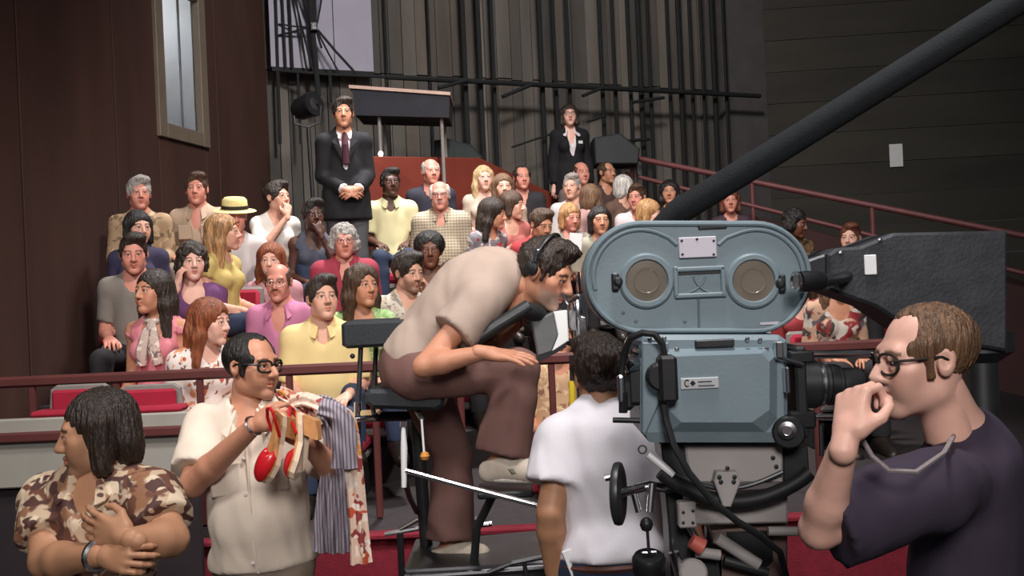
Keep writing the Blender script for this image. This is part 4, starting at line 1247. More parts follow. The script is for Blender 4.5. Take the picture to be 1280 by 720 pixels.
M_floral = pattern_mat('floral_white', srgb(232, 218, 212), [srgb(196, 92, 70), srgb(214, 150, 110), srgb(120, 70, 60)], 17, 0.36)
seated('red-haired woman in white floral dress, seen side-on in the front row', 262, 374, 5.7, 'pale', ('long', 0.13, 0.006), 'red', True,
       [top(M_floral, sleeve=0.7, neck='crew', hem=-0.1, name='dress'), skirt(M_floral)], yaw=45, hy=72, hp=6, lean=10, P=dict(), seat='the red-haired woman', scale=0.97)

M_yel = cloth('yellow_shirt', srgb(238, 208, 130))
r, B = seated('man in pale yellow shirt with dark side-parted hair in the front row', 402, 346, 6.0, 'light', ('short', 0, 0.004), 'dark', False,
       [top(M_yel, sleeve=0.9, neck='collar', hem=-0.1, off=0.018, sflare=0.01), pants(JEAN)], yaw=8, hy=26, hp=-6, lean=2, P=dict(girth=1.06, jaw=0.03), seat='the man in the pale yellow shirt')
collar(B, r, base_of(r), M_yel)
M_green = pattern_mat('green_print', srgb(160, 192, 128), [srgb(200, 216, 170), srgb(130, 168, 100)], 30)
seated('woman with long wavy brown hair in light green top', 452, 331, 6.3, 'tan', ('wavy', 0.14, 0.006), 'brown', True,
       [top(M_green, sleeve=0.7, neck='scoop', hem=-0.1), pants(JEAN)], yaw=15, hy=38, hp=0, P=dict(), seat='the woman in the light green top')
seated('person in tan print shirt seated behind the viewfinder box', 697, 392, 6.0, 'tan', ('short', 0, 0.005), 'brown', False,
       [top(pattern_mat('tan_print', srgb(196, 158, 124), [srgb(150, 106, 80), srgb(220, 190, 150)], 18), sleeve=0.8, neck='crew', hem=-0.1), pants(DARKP)], yaw=5, seat='the person in the tan print shirt')
# --- second row
seated('heavy-browed man with cropped dark hair at the left edge of the second row', 166, 292, 6.7, 'ruddy', ('short', 0, -0.003), 'dark', False,
       [top(cloth('grey_shirt', srgb(130, 120, 112)), sleeve=0.8, neck='collar', hem=-0.1), pants(DARKP)], yaw=5, hy=18, hp=10, seat='the man at the left edge of the second row', P=dict(jaw=0.05))
M_purple = cloth('purple_top', srgb(120, 62, 124))
seated('woman in purple scoop-neck top with dark curly hair', 240, 304, 7.1, 'pale', ('curly', 0, -0.006), 'dark', True,
       [top(M_purple, sleeve=0.9, neck='scoop', hem=-0.1), pants(DARKP)], yaw=14, hy=22, hp=2, P=dict(girth=1.1, lips=(0.45, 0.08, 0.08)), arms=('lap', 'side'), seat='the woman in purple')
M_pinks = cloth('pink_shirt', srgb(206, 112, 158))
r, B = seated('man in open pink shirt and rimless glasses, bald on top with a moustache', 347, 329, 6.9, 'ruddy', ('bald',), 'brown', False,
       [top(M_pinks, sleeve=2.0, neck='v', hem=-0.1, vw=0.055), pants(DARKP)], yaw=-4, hy=-2, hp=4, P=dict(girth=1.05, moustache=0.7, stubble_col=(0.16, 0.07, 0.04)), seat='the man in the pink shirt')
collar(B, r, base_of(r), M_pinks, gap=0.55, drop=0.07, spread=0.07)
eyeglasses(r, base_of(r), B, M_steel, 0.025, 0.021, 0.0016, 2.2)
seated('woman with long red hair seated behind the man in pink', 338, 304, 7.75, 'pale', ('long', 0.1, 0.006), 'red', True,
       [top(cloth('rose_top', srgb(206, 140, 150)), sleeve=0.8, neck='crew', hem=-0.1), pants(DARKP)], yaw=0, hy=4, hp=4, seat='the woman with long red hair')
M_redj = cloth('red_jacket', srgb(168, 30, 62))
r, B = seated('older man in crimson jacket with bushy grey hair and glasses', 429, 280, 7.7, 'ruddy', ('curly', 0, -0.010), 'grey', False,
       [top(M_redj, sleeve=2.0, neck='v', hem=-0.1, off=0.022), pants(DARKP)], yaw=12, hy=14, hp=2, P=dict(girth=1.08, brow=(0.4, 0.36, 0.33)), seat='the older man in the crimson jacket')
collar(B, r, base_of(r), M_redj, gap=0.5, drop=0.08)
eyeglasses(r, base_of(r), B, M_steel, 0.025, 0.02, 0.0016, 2.2)
M_wpr = pattern_mat('white_print_shirt', srgb(214, 204, 190), [srgb(150, 140, 130), srgb(190, 170, 150)], 24)
r, B = seated('young bearded man in pale print shirt beside the crane operator', 510, 317, 6.9, 'light', ('short', 0, 0.012), 'dark', False,
       [top(M_wpr, sleeve=0.8, neck='collar', hem=-0.1), pants(DARKP)], yaw=20, hy=40, hp=8, P=dict(stubble=0.55, stubble_col=(0.09, 0.05, 0.03)), seat='the young bearded man', arms=('side', 'lap'))
seated('woman with round black afro hair and dark top', 536, 288, 7.6, 'brown', ('afro', 0, -0.012), 'black', True,
       [top(cloth('maroon_top', srgb(90, 44, 50)), sleeve=0.8, neck='scoop', hem=-0.1), pants(DARKP)], yaw=5, hy=6, seat='the woman with the afro', hoff=0.15)
seated('balding man half hidden behind the back of the crane operator', 566, 325, 7.35, 'ruddy', ('bald',), 'brown', False,
       [top(cloth('rust_shirt', srgb(150, 84, 60)), sleeve=0.8, neck='crew', hem=-0.1), pants(DARKP)], yaw=10, hy=35, hp=25, seat='the balding man')
# --- third row
seated('dark-haired woman in patterned blouse at left edge, third row', 172, 263, 7.6, 'light', ('bob', 0, 0.0), 'black', True,
       [top(cloth('navy_top', srgb(52, 46, 78)), sleeve=1.2, neck='crew', hem=-0.1), pants(DARKP)], yaw=10, hy=40, hp=4, seat='the dark-haired woman at the left edge')
M_mus = cloth('mustard_top', srgb(206, 178, 86))
seated('woman in mustard knit top with long strawberry-blonde hair, turned away', 279, 268, 7.3, 'light', ('long', 0.2, 0.004), 'straw', True,
       [top(M_mus, sleeve=0.35, neck='crew', hem=-0.12), pants(JEAN)], yaw=70, hy=92, hp=0, lean=2, P=dict(girth=1.0), seat='the woman in the mustard top')
r, B = seated('person in cream straw hat with dark band, third row', 293, 250, 7.95, 'ruddy', ('bald',), 'grey', False,
       [top(cloth('white_jacket', srgb(206, 196, 196)), sleeve=2.0, neck='collar', hem=-0.1), pants(BEIGEP)], yaw=15, hy=20, hp=6, seat='the person in the straw hat')
M_straw = mat('straw', srgb(232, 212, 148), 0.8, 0, 0.12, 60, 0.3, 120)
hat = head_part('straw_hat', M_straw, r, base_of(r), B, lambda b: b.lathe((0, 0.012, 0.058), (0, -0.1, 1), [(0.09, -0.012), (0.15, -0.018), (0.158, -0.014), (0.15, -0.008), (0.098, 0.0), (0.094, 0.03), (0.09, 0.068), (0.072, 0.086), (0.03, 0.082), (0, 0.078)], 28))
head_part('hat_band', mat('hat_band_black', (0.02, 0.015, 0.012), 0.7), r, base_of(r), B, lambda b: b.lathe((0, 0.012, 0.058), (0, -0.1, 1), [(0.1005, 0.002), (0.0985, 0.028), (0.0935, 0.028), (0.0935, 0.002)], 28))
M_wb = cloth('white_blouse', srgb(222, 214, 206))
seated('woman in white blouse with dark hair holding her hand to her mouth', 346, 228, 8.7, 'light', ('short', 0, 0.008), 'dark', True,
       [top(M_wb, sleeve=0.9, neck='collar', hem=-0.1, sflare=0.02), pants(JEAN)], yaw=30, hy=55, hp=-2, lean=10, arms=('lap', 'chin'), seat='the woman in the white blouse')
seated('woman with cropped black hair in dark vest, arms raised in front', 391, 250, 8.5, 'dark', ('short', 0, 0.004), 'black', True,
       [top(cloth('slate_vest', srgb(74, 78, 96)), sleeve=0.0, neck='scoop', hem=-0.1), pants(JEAN)], yaw=20, hy=24, hp=0, arms=('chin', 'lap'), P=dict(), seat='the woman in the dark vest')
M_ypale = cloth('pale_yellow', srgb(226, 214, 156))
r, B = seated('slim man in pale lemon short-sleeved shirt near the red parapet', 487, 211, 9.2, 'dark', ('short', 0, -0.004), 'black', False,
       [top(M_ypale, sleeve=0.75, neck='collar', hem=-0.14, sflare=0.012), pants(JEAN)], yaw=8, hy=20, hp=-2, arms='lap', seat='the man in the pale lemon shirt')
collar(B, r, base_of(r), M_ypale)
M_plaid = stripe_mat('plaid_shirt', srgb(168, 154, 130), srgb(126, 114, 98), 13, 'X', 0.35, srgb(186, 172, 150))
r, B = seated('balding man in tan plaid shirt and glasses with a wide moustache', 549, 226, 8.9, 'ruddy', ('bald', 0, 0.004), 'white', False,
       [top(M_plaid, sleeve=0.9, neck='collar', hem=-0.1, off=0.02), pants(BEIGEP)], yaw=2, hy=2, hp=2, P=dict(girth=1.15, belly=0.03, moustache=0.6, stubble_col=(0.5, 0.45, 0.42)), seat='the man in tan plaid', arms=('down', 'lap'))
collar(B, r, base_of(r), M_plaid)
eyeglasses(r, base_of(r), B, M_darksteel, 0.025, 0.02, 0.0018, 2.4)
# --- back rows, left
r, B = seated('grey-haired man in tan camouflage shirt at the far left back', 173, 222, 8.1, 'ruddy', ('short', 0, 0.004), 'grey', False,
       [top(pattern_mat('camouflage', srgb(168, 140, 110), [srgb(120, 98, 72), srgb(196, 170, 136)], 11), sleeve=2.0, neck='collar', hem=-0.1), pants(BEIGEP)], yaw=10, hy=26, seat='the grey-haired man at the far left')
M_khaki = cloth('khaki_shirt', srgb(190, 160, 132))
r, B = seated('man in khaki safari shirt with epaulettes against the red-brown wall', 245, 217, 8.35, 'ruddy', ('short', 0, 0.002), 'brown', False,
       [top(M_khaki, sleeve=2.0, neck='v', hem=-0.1), pants(BEIGEP)], yaw=2, hy=8, P=dict(girth=1.04), seat='the man in the khaki safari shirt')
collar(B, r, base_of(r), M_khaki, gap=0.45, drop=0.07)
for sg in (-1, 1):
    part('pocket', M_khaki, r, lambda b: b.box(B.on(0.66, 0.125, sg * 0.085), (0.1, 0.012, 0.11), np.stack([B.r, B.f, B.u], 1), 0.005))
    part('epaulette', M_khaki, r, lambda b: b.tube([B.on(1.0, -0.01, sg * 0.08), B.on(0.97, -0.01, sg * 0.19)], [0.022, 0.03], 6))
# --- back rows, right of the parapet
seated('bald-topped man in navy jacket in front of the red parapet', 538, 198, 9.9, 'ruddy', ('bald',), 'grey', False,
       [top(cloth('navy_jacket', srgb(44, 42, 58)), sleeve=2.0, neck='crew', hem=-0.1), pants(DARKP)], yaw=10, hy=20, seat='the bald-topped man in navy')
seated('woman with long straight blonde hair in cream top', 604, 207, 10.4, 'pale', ('long', 0.14), 'blond', True,
       [top(cloth('cream_top', srgb(206, 184, 162)), sleeve=0.8, neck='scoop', hem=-0.1), pants(BEIGEP)], yaw=10, hy=14, seat='the blonde woman in cream')
seated('woman with short fair hair in pale top next to the blonde', 628, 217, 9.75, 'light', ('bob', 0, 0.002), 'lbrown', True,
       [top(cloth('beige_top', srgb(186, 158, 140)), sleeve=0.8, neck='scoop', hem=-0.1), pants(BEIGEP)], yaw=-5, hy=10, seat='the fair-haired woman in the pale top')
seated('smiling man with receding hair in dark blazer, end of top row', 652, 207, 10.8, 'ruddy', ('receding',), 'dark', False,
       [top(cloth('black_blazer', srgb(46, 44, 50)), sleeve=2.0, neck='v', hem=-0.1), pants(DARKP)], yaw=0, hy=12, seat='the smiling man in the dark blazer')
seated('dark long-haired woman in patterned blouse, leaning right', 616, 249, 9.0, 'tan', ('long', 0.12, 0.012), 'dark', True,
       [top(pattern_mat('grey_red_print', srgb(120, 116, 122), [srgb(150, 40, 50), srgb(190, 180, 176)], 16), sleeve=1.2, neck='crew', hem=-0.1), pants(DARKP)], yaw=40, hy=75, hp=10, lean=12, seat='the long-haired woman in patterned blouse')
seated('woman with brown bob in coral top', 640, 239, 9.6, 'light', ('bob', 0, 0.004), 'brown', True,
       [top(cloth('coral_top', srgb(186, 92, 84)), sleeve=0.6, neck='scoop', hem=-0.1), pants(DARKP)], yaw=25, hy=70, hp=8, seat='the woman in the coral top')
seated('person in bright red shirt bending forward', 676, 262, 8.85, 'tan', ('short', 0, 0.004), 'brown', False,
       [top(cloth('red_shirt', srgb(176, 20, 34)), sleeve=0.9, neck='crew', hem=-0.1), pants(DARKP)], yaw=15, hy=30, hp=20, lean=16, seat='the person in bright red')
seated('man with shiny bald head in top row below the standing woman', 726, 202, 11.2, 'ruddy', ('bald',), 'brown', False,
       [top(cloth('dusty_shirt', srgb(120, 98, 92)), sleeve=0.9, neck='collar', hem=-0.1), pants(DARKP)], yaw=10, hy=20, seat='the man with the shiny bald head')
seated('dim dark-haired man beside the bald man in the top row', 758, 202, 11.8, 'tan', ('receding', 0, 0.0), 'brown', False,
       [top(cloth('umber_jacket', srgb(84, 58, 54)), sleeve=2.0, neck='collar', hem=-0.1), pants(DARKP)], yaw=15, hy=40, seat='the dim dark-haired man')
seated('pale-shirted man whose grey hair shows under the bald man', 714, 218, 10.5, 'light', ('short',), 'grey', False,
       [top(cloth('white_shirt_b', srgb(206, 200, 200)), sleeve=0.9, neck='collar', hem=-0.1), pants(DARKP)], yaw=-10, hy=-20, seat='the pale-shirted man')
seated('person with thick light brown hair seen from behind', 738, 232, 10.2, 'light', ('bob', 0, 0.008), 'lbrown', True,
       [top(cloth('dusky_pink', srgb(170, 126, 122)), sleeve=0.9, neck='crew', hem=-0.1), pants(DARKP)], yaw=60, hy=150, hp=10, seat='the person seen from behind')
seated('woman with grey-blonde hair looking down, centre rows', 712, 254, 9.75, 'ruddy', ('bob', 0, 0.0), 'straw', True,
       [top(cloth('taupe_top', srgb(160, 146, 134)), sleeve=0.9, neck='crew', hem=-0.1), pants(DARKP)], yaw=10, hy=25, hp=14, seat='the grey-blonde woman')
seated('man with black hair and tinted glasses just left of the film magazine', 749, 257, 9.2, 'tan', ('bob', 0, -0.004), 'black', False,
       [top(cloth('olive_shirt', srgb(150, 144, 124)), sleeve=0.9, neck='collar', hem=-0.1), pants(DARKP)], yaw=0, hy=8, hp=6, seat='the black-haired man by the magazine')
seated('woman with white-blonde cropped hair, upper right', 780, 219, 11.0, 'light', ('bob', 0, 0.0), 'white', True,
       [top(cloth('brown_top', srgb(110, 80, 64)), sleeve=0.9, neck='crew', hem=-0.1), pants(DARKP)], yaw=30, hy=120, seat='the white-blonde woman')
r, B = seated('man in white patterned shirt with ruddy face, upper right', 795, 231, 10.4, 'ruddy', ('short', 0, 0.002), 'brown', False,
       [top(pattern_mat('white_red_print', srgb(220, 210, 214), [srgb(196, 120, 130)], 20, 0.3), sleeve=0.9, neck='collar', hem=-0.1), pants(DARKP)], yaw=-10, hy=-25, hp=4, seat='the man in white patterned shirt')
seated('woman with golden blonde hair just above the magazine', 811, 250, 9.7, 'pale', ('bob', 0, 0.004), 'straw', True,
       [top(cloth('lilac_white', srgb(210, 200, 206)), sleeve=0.9, neck='crew', hem=-0.1), pants(DARKP)], yaw=20, hy=70, hp=12, seat='the golden blonde woman')
seated('smiling woman with dark hair under the aisle railing', 836, 225, 10.9, 'tan', ('long', 0.06, 0.0), 'black', True,
       [top(cloth('black_top', srgb(40, 34, 38)), sleeve=0.9, neck='crew', hem=-0.1), pants(DARKP)], yaw=-5, hy=-10, seat='the smiling dark-haired woman')
seated('woman with auburn hair above the film magazine, by the railing', 912, 236, 10.8, 'ruddy', ('bob', 0, 0.0), 'auburn', True,
       [top(pattern_mat('dark_floral', srgb(60, 44, 56), [srgb(140, 90, 110)], 20, 0.35), sleeve=0.9, neck='crew', hem=-0.1), pants(DARKP)], yaw=-5, hy=-8, seat='the auburn-haired woman')
seated('dark-haired person in shadow right of the magazine', 994, 262, 9.6, 'brown', ('curly', 0, -0.01), 'black', False,
       [top(pattern_mat('khaki_print', srgb(120, 92, 64), [srgb(70, 54, 44), srgb(160, 140, 110)], 14), sleeve=0.9, neck='crew', hem=-0.1), pants(DARKP)], yaw=20, hy=50, hp=14, seat='the person in shadow')
seated('person with pink face above the grey matte box', 1062, 280, 9.2, 'pale', ('short', 0, 0.0), 'auburn', False,
       [top(cloth('wine_top', srgb(110, 44, 54)), sleeve=0.9, neck='crew', hem=-0.1), pants(DARKP)], yaw=-10, hy=-30, seat='the pink-faced person')
seated('person in tan, grey and red print top behind the lens rods', 1046, 322, 7.0, 'tan', ('wavy', 0.1, 0.0), 'lbrown', True,
       [top(pattern_mat('tan_grey_red', srgb(196, 156, 132), [srgb(96, 90, 94), srgb(140, 44, 48), srgb(206, 196, 186), srgb(70, 60, 58)], 7, 0.42), sleeve=1.2, neck='scoop', hem=-0.1), pants(DARKP)], yaw=5, hy=10, lean=8, seat='the person in the tan and grey print')
seated('person in deep red blouse beside the magazine edge', 1000, 330, 7.75, 'light', ('long', 0.1, 0.0), 'brown', True,
       [top(cloth('deep_red', srgb(150, 22, 34)), sleeve=0.9, neck='scoop', hem=-0.1), pants(DARKP)], yaw=-5, hy=-5, seat='the person in the deep red blouse')

# empty seats of the front row at the left
for px in (95, 186):
    p = at(px, 508, 5.3)
# low front stand at the left: grey panels with brown trim and two empty red seats
st = empty('front_bleacher', (at(190, 560, 4.85)[0], 4.85, 0), 'grey panelled bleacher front with brown trim at the left', 'bleacher')
zt = at(200, 516, 4.85)[2]; zm = at(200, 540, 4.8)[2]; zl = at(200, 602, 4.85)[2]
xr = at(243, 540, 4.85)[0]; xl = -3.0
xm = (xl + xr) / 2; xw = xr - xl
part('upper_panel', M_greypanel, st, lambda b: b.box((xm, 4.86, (zt + zm) / 2), (xw, 0.05, zt - zm), None, 0.006))
part('trim_band', M_brownpaint, st, lambda b: b.box((xm, 4.83, zm), (xw + 0.02, 0.06, 0.045), None, 0.008))
part('lower_panel', M_greypanel, st, lambda b: b.box((xm, 4.86, (zm + zl) / 2), (xw, 0.05, zm - zl), None, 0.006))
part('base_panel', mat('base_dark', srgb(40, 32, 36), 0.8), st, lambda b: b.box((xm, 4.9, zl / 2), (xw, 0.04, zl)))
part('deck', M_tier, st, lambda b: b.box((xm, 4.97, zt - 0.2), (xw, 0.16, 0.03)))
for px, lb in ((98, 'empty red seat with grey rim, far left behind the bleacher front'), (186, 'empty red seat with grey rim below the woman in pink')):
    x = at(px, 490, 4.98)[0]
    r = empty('bleacher_seat', (x, 4.98, zt), lb, 'seat', 'empty red seats behind the bleacher front')
    z1 = at(px, 481, 4.98)[2]; w = 0.30
    def sh(b):
        P = [vec(x - w / 2, 5.0, zt), vec(x + w / 2, 5.0, zt), vec(x + w / 2 - 0.01, 5.0, z1 - 0.02), vec(x + w / 2 - 0.04, 5.0, z1), vec(x - w / 2 + 0.04, 5.0, z1), vec(x - w / 2 + 0.01, 5.0, z1 - 0.02)]
        b.prism(P[::-1], vec(0, 0.03, 0), 0, 0.006)
    part('back_shell', M_seatgrey, r, sh)
    part('backrest', M_redfab, r, lambda b: b.box((x, 4.985, (zt + z1) / 2 - 0.006), (w - 0.05, 0.03, z1 - zt - 0.03), None, 0.012))
    part('cushion', M_redfab, r, lambda b: b.box((x, 4.93, zt + 0.012), (w + 0.06, 0.14, 0.03), None, 0.012))

thing_mesh('folded_program', M_white, lambda b: b.prism([at(712, 291, 8.7), at(728, 292, 8.7), at(726, 314, 8.7), at(711, 311, 8.7)], vec(0.01, 0.012, 0), 0, 0.002), 'white folded programme held up above the head of the crane operator', 'paper')

# ------------------------------------------------------------------ standing staff at the back
def standing(label, px, py, d, fz, skin, hair, hairc, female, wear, yaw=0, hy=0, hp=0, arms=None, P=None):
    P = dict(P or {}); P.update(skin=SK[skin], female=female, seed=rng.random() * 6, wear=list(wear), hair=hair, hairm=HM[hairc], hairc=HC[hairc]); P.setdefault('shoes', SHOEM)
    T = at(px, py, d); H = T[2] - fz; s = H / 1.76
    YR = rotm(yaw); HR = rotm(hy, hp, 0)
    J = dict(head=T - vec(0, 0, 0.125 * s))
    J['neck'] = J['head'] + YR @ vec(0, 0.035, -0.165 * s)
    J['pelvis'] = vec(J['neck'][0], J['neck'][1], fz + 0.545 * H)
    sw = (0.14 if female else 0.155) * s
    for sd, sx in (('L', 1), ('R', -1)):
        J['sh' + sd] = J['neck'] + YR @ vec(sx * sw, 0, -0.055)
        J['hip' + sd] = J['pelvis'] + YR @ vec(sx * 0.085, 0, -0.02); J['kn' + sd] = vec(J['hip' + sd][0], J['hip' + sd][1], fz + 0.28 * H); J['an' + sd] = vec(J['hip' + sd][0], J['hip' + sd][1] + 0.02, fz + 0.085)
        if arms is None or arms == 'down':
            J['el' + sd] = J['sh' + sd] + YR @ vec(sx * 0.05, 0.02, -0.29 * s); J['wr' + sd] = J['el' + sd] + YR @ vec(sx * 0.01, -0.05, -0.25 * s)
        else:
            J['el' + sd] = J['sh' + sd] + YR @ vec(sx * 0.025, 0.0, -0.28 * s); J['wr' + sd] = J['pelvis'] + YR @ vec(sx * 0.055 + 0.03, -0.19, 0.05)
            P['hand' + sd] = dict(dir=YR @ vec(-sx * 0.9, -0.15, -0.35), palm=YR @ vec(0, 1, -0.2), curl=0.6)
    return person(label, J, HR, P, base=(J['pelvis'][0], J['pelvis'][1], fz))

M_suit = cloth('navy_suit', srgb(20, 19, 25)); M_shirtw = cloth('dress_shirt', srgb(226, 214, 220)); M_tie = cloth('maroon_tie', srgb(70, 22, 42))
r, B = standing('man in dark navy suit and maroon tie standing with clasped hands', 428, 123, 8.9, 1.68, 'tan', ('short', 0, 0.004), 'dark', False,
    [top(M_shirtw, sleeve=2.0, neck='crew', hem=-0.05, off=0.012, name='shirt'), top(M_suit, sleeve=1.93, neck='deep', hem=-0.2, off=0.02, name='jacket', sloose=0.003, vw=0.05), pants(cloth('grey_flannel', srgb(86, 84, 88)), off=0.02)], yaw=12, hy=10, arms='clasp')
collar(B, r, base_of(r), M_shirtw, r=0.062, hgt=0.035, drop=0.045, spread=0.03)
part('tie', M_tie, r, lambda b: b.tube([B.on(1.0, 0.085), B.on(0.95, 0.108), B.on(0.8, 0.138), B.on(0.5, 0.142)], [0.016, 0.018, 0.027, 0.034], 8))
for sg in (-1, 1):
    part('lapel', M_suit, r, lambda b: b.prism([B.on(0.98, 0.07, sg * 0.06), B.on(0.86, 0.13, sg * 0.105), B.on(0.55, 0.142, sg * 0.03), B.on(0.75, 0.137, sg * 0.035)], B.f * 0.012))
r, B = standing('woman in dark blazer with wide white shirt collar standing at the back wall', 711, 130, 11.75, 2.10, 'pale', ('bob', 0, -0.002), 'dark', True,
    [top(M_shirtw, sleeve=0.5, neck='v', hem=-0.05, off=0.012, name='blouse'), top(M_suit, sleeve=2.0, neck='deep', hem=-0.2, off=0.026, name='blazer', vw=0.055), pants(DARKP, off=0.018)], yaw=10, hy=4, arms='down', P=dict(lips=(0.35, 0.06, 0.07)))
collar(B, r, base_of(r), M_shirtw, r=0.058, hgt=0.03, drop=0.08, spread=0.14, gap=0.5)
eyeglasses(r, base_of(r), B, M_darksteel, 0.024, 0.02, 0.0018, 2.2)
part('badge', mat('badge_silver', (0.7, 0.7, 0.7), 0.4), r, lambda b: b.box(B.on(0.7, 0.15, -0.085), (0.05, 0.012, 0.035), np.stack([B.r, B.f, B.u], 1), 0.004))

# ------------------------------------------------------------------ crew: the crane operator
HERO = dict(h=0.0115, hh=0.0042, handh=0.004, hairh=0.006)
M_taupe = cloth('taupe_tee', srgb(176, 152, 136), bump=0.5); M_brownt = cloth('brown_corduroy', srgb(120, 80, 72), bump=0.5)
M_sneak = mat('canvas_shoe', srgb(196, 184, 168), 0.7, 0, 0.1, 20); M_sole = mat('rubber_sole', srgb(208, 200, 192), 0.6)
J = dict(pelvis=at(524, 452, 4.03), neck=at(633, 347, 4.0), head=at(682, 341, 3.93),
         shR=at(602, 376, 3.85), elR=at(530, 458, 3.74), wrR=at(604, 441, 3.68),
         shL=at(626, 372, 4.17), elL=at(598, 462, 4.2), wrL=at(630, 420, 4.06),
         hipR=at(522, 466, 3.93), knR=at(648, 462, 3.86), anR=at(628, 574, 3.86), toeR=at(668, 592, 3.80),
         hipL=at(524, 470, 4.14), knL=at(566, 570, 4.3), anL=at(563, 684, 4.22), toeL=at(600, 694, 4.18))
HRc = rotm(64, 27, 0)
P = dict(HERO, skin=SK['tan'], hair=('short', 0, -0.001), hairm=HM['dark'], hairc=HC['dark'], hunch=0.055, girth=0.94, legg=1.0, stubble=0.55, stubble_col=(0.32, 0.27, 0.24), nose=0.006, jaw=-0.04, shoes=M_sneak, soles=M_sole,
         handR=dict(dir=at(650, 446, 3.66) - at(604, 441, 3.68), palm=vec(0.1, 0.25, -1), curl=0.16, spread=0.2, thumb=0.2),
         handL=dict(dir=at(655, 402, 4.0) - at(630, 420, 4.06), palm=vec(0.3, -0.4, 0.6), curl=0.7),
         wear=[top(M_taupe, sleeve=0.5, neck='crew', hem=-0.05, off=0.032, sflare=0.012, sloose=0.002, wr=0.007, name='t_shirt'),
               pants(M_brownt, flare=0.044, off=0.022, upto=1.93, wr=0.005, waist=0.03)])
crane_man, B = person('man in taupe t-shirt and brown trousers bending over the viewfinder on the crane seat', J, HRc, P, base=tuple(at(563, 712, 4.2)))
bs = base_of(crane_man)
def headset(b):
    pts = [(0.099 * math.cos(R(a)) * 1.0, 0.02, 0.03 + 0.115 * math.sin(R(a))) for a in range(-5, 186, 10)]
    b.tube(pts, 0.007, 8)
hs = head_part('headset', M_darksteel, crane_man, bs, B, headset)
for sg in (-1, 1): head_part('ear_cup', M_black, crane_man, bs, B, lambda b: (b.lathe((sg * 0.088, 0.02, 0.01), (sg, 0, 0), [(0.022, 0), (0.027, 0.005), (0.025, 0.014), (0.015, 0.018), (0, 0.019)], 18)))
for sg in (-1, 1): head_part('band_clip', M_steel, crane_man, bs, B, lambda b: b.box((sg * 0.1, 0.02, 0.06), (0.012, 0.02, 0.05), None, 0.004))

for sd in 'LR':
    an, toe = J['an' + sd], J['toe' + sd]; fw = nrm(toe - an - vec(0, 0, (toe - an)[2])); sd_ = nrm(np.cross(fw, vec(0, 0, 1)))
    for t in (0.42, 0.56, 0.70, 0.84):
        p = an + (toe - an) * t + vec(0, 0, 0.041 - 0.006 * t)
        part('shoe_lace', M_sole, crane_man, lambda b: b.tube([p - sd_ * 0.026 - vec(0, 0, 0.012), p + vec(0, 0, 0.004), p + sd_ * 0.026 - vec(0, 0, 0.012)], 0.0035, 6), True)
    part('shoe_panel', mat('sage_suede', srgb(120, 122, 100), 0.8), crane_man, lambda b: b.tube([an + (toe - an) * 0.15 + sd_ * 0.03 - vec(0, 0, 0.006), an + (toe - an) * 0.5 + sd_ * 0.033 - vec(0, 0, 0.012), an + (toe - an) * 0.8 + sd_ * 0.028 - vec(0, 0, 0.01)], [0.014, 0.016, 0.01], 8), True)

# ------------------------------------------------------------------ the man carrying shoes and clothes
M_cream = cloth('cream_shirt', srgb(232, 212, 190), bump=0.45)
M_frame_b = mat('spectacle_black', (0.012, 0.011, 0.011), 0.3)
J = dict(pelvis=at(330, 702, 4.0), neck=at(312, 513, 4.0), head=at(316, 458, 3.98),
         shR=at(260, 534, 4.02), elR=at(240, 606, 3.86), wrR=at(318, 532, 3.70),
         shL=at(378, 528, 4.06), elL=at(424, 596, 3.96), wrL=at(383, 552, 3.72))
pz = J['pelvis']
for sd, sx in (('L', 1), ('R', -1)):
    J['hip' + sd] = pz + vec(sx * 0.09, 0, -0.03); J['kn' + sd] = vec(pz[0] + sx * 0.1, 4.0, 0.47); J['an' + sd] = vec(pz[0] + sx * 0.1, 4.03, 0.09)
P = dict(HERO, skin=SK['tan'], hair=('receding', 0, 0.002), hairm=HM['black'], hairc=HC['black'], girth=1.12, belly=0.025, armg=1.12, nose=0.008, stubble=0.22, stubble_col=(0.12, 0.09, 0.08), shoes=SHOEM, legg=1.05,
         handR=dict(dir=at(352, 518, 3.66) - at(318, 532, 3.70), palm=vec(0.3, 0.9, -0.2), curl=0.95, thumb=0.7),
         handL=dict(dir=at(352, 530, 3.64) - at(383, 552, 3.72), palm=vec(-0.3, 0.9, -0.2), curl=0.95, thumb=0.7),
         wear=[top(M_cream, sleeve=0.78, neck='collar', hem=-0.01, off=0.026, sflare=0.012, sloose=0.006, wr=0.006, swing=0.0),
               pants(BEIGEP, off=0.006, waist=0.03, wr=0.002)])
shoe_man, B = person('balding man in cream short-sleeved shirt and black glasses holding red shoes', J, rotm(58, 2, 2), P, base=(pz[0], pz[1], 0))
bs = base_of(shoe_man)
collar(B, shoe_man, bs, M_cream, r=0.07, hgt=0.04, drop=0.075, spread=0.08, gap=0.5)
g_ = eyeglasses(shoe_man, bs, B, M_frame_b, 0.027, 0.021, 0.0042, 3.0)
def placket(b):
    b.tube([B.on(0.88, 0.126), B.on(0.66, 0.154), B.on(0.4, 0.184), B.on(0.2, 0.178), B.on(0.05, 0.155), B.on(-0.01, 0.145)], 0.006, 6)
part('placket', M_cream, shoe_man, placket, True)
for t in (0.72, 0.5, 0.28, 0.06):
    part('button', M_sole, shoe_man, lambda b: b.lathe(B.on(t, {0.72: 0.152, 0.5: 0.178, 0.28: 0.186, 0.06: 0.160}[t], 0.014), B.f, [(0.007, -0.012), (0.007, 0.0), (0.004, 0.002), (0, 0.002)], 10))
for sg in (-1, 1): part('pocket', M_cream, shoe_man, lambda b: b.box(B.on(0.6, 0.142, sg * 0.085), (0.11, 0.014, 0.12), np.stack([B.r, B.f, B.u], 1), 0.006))
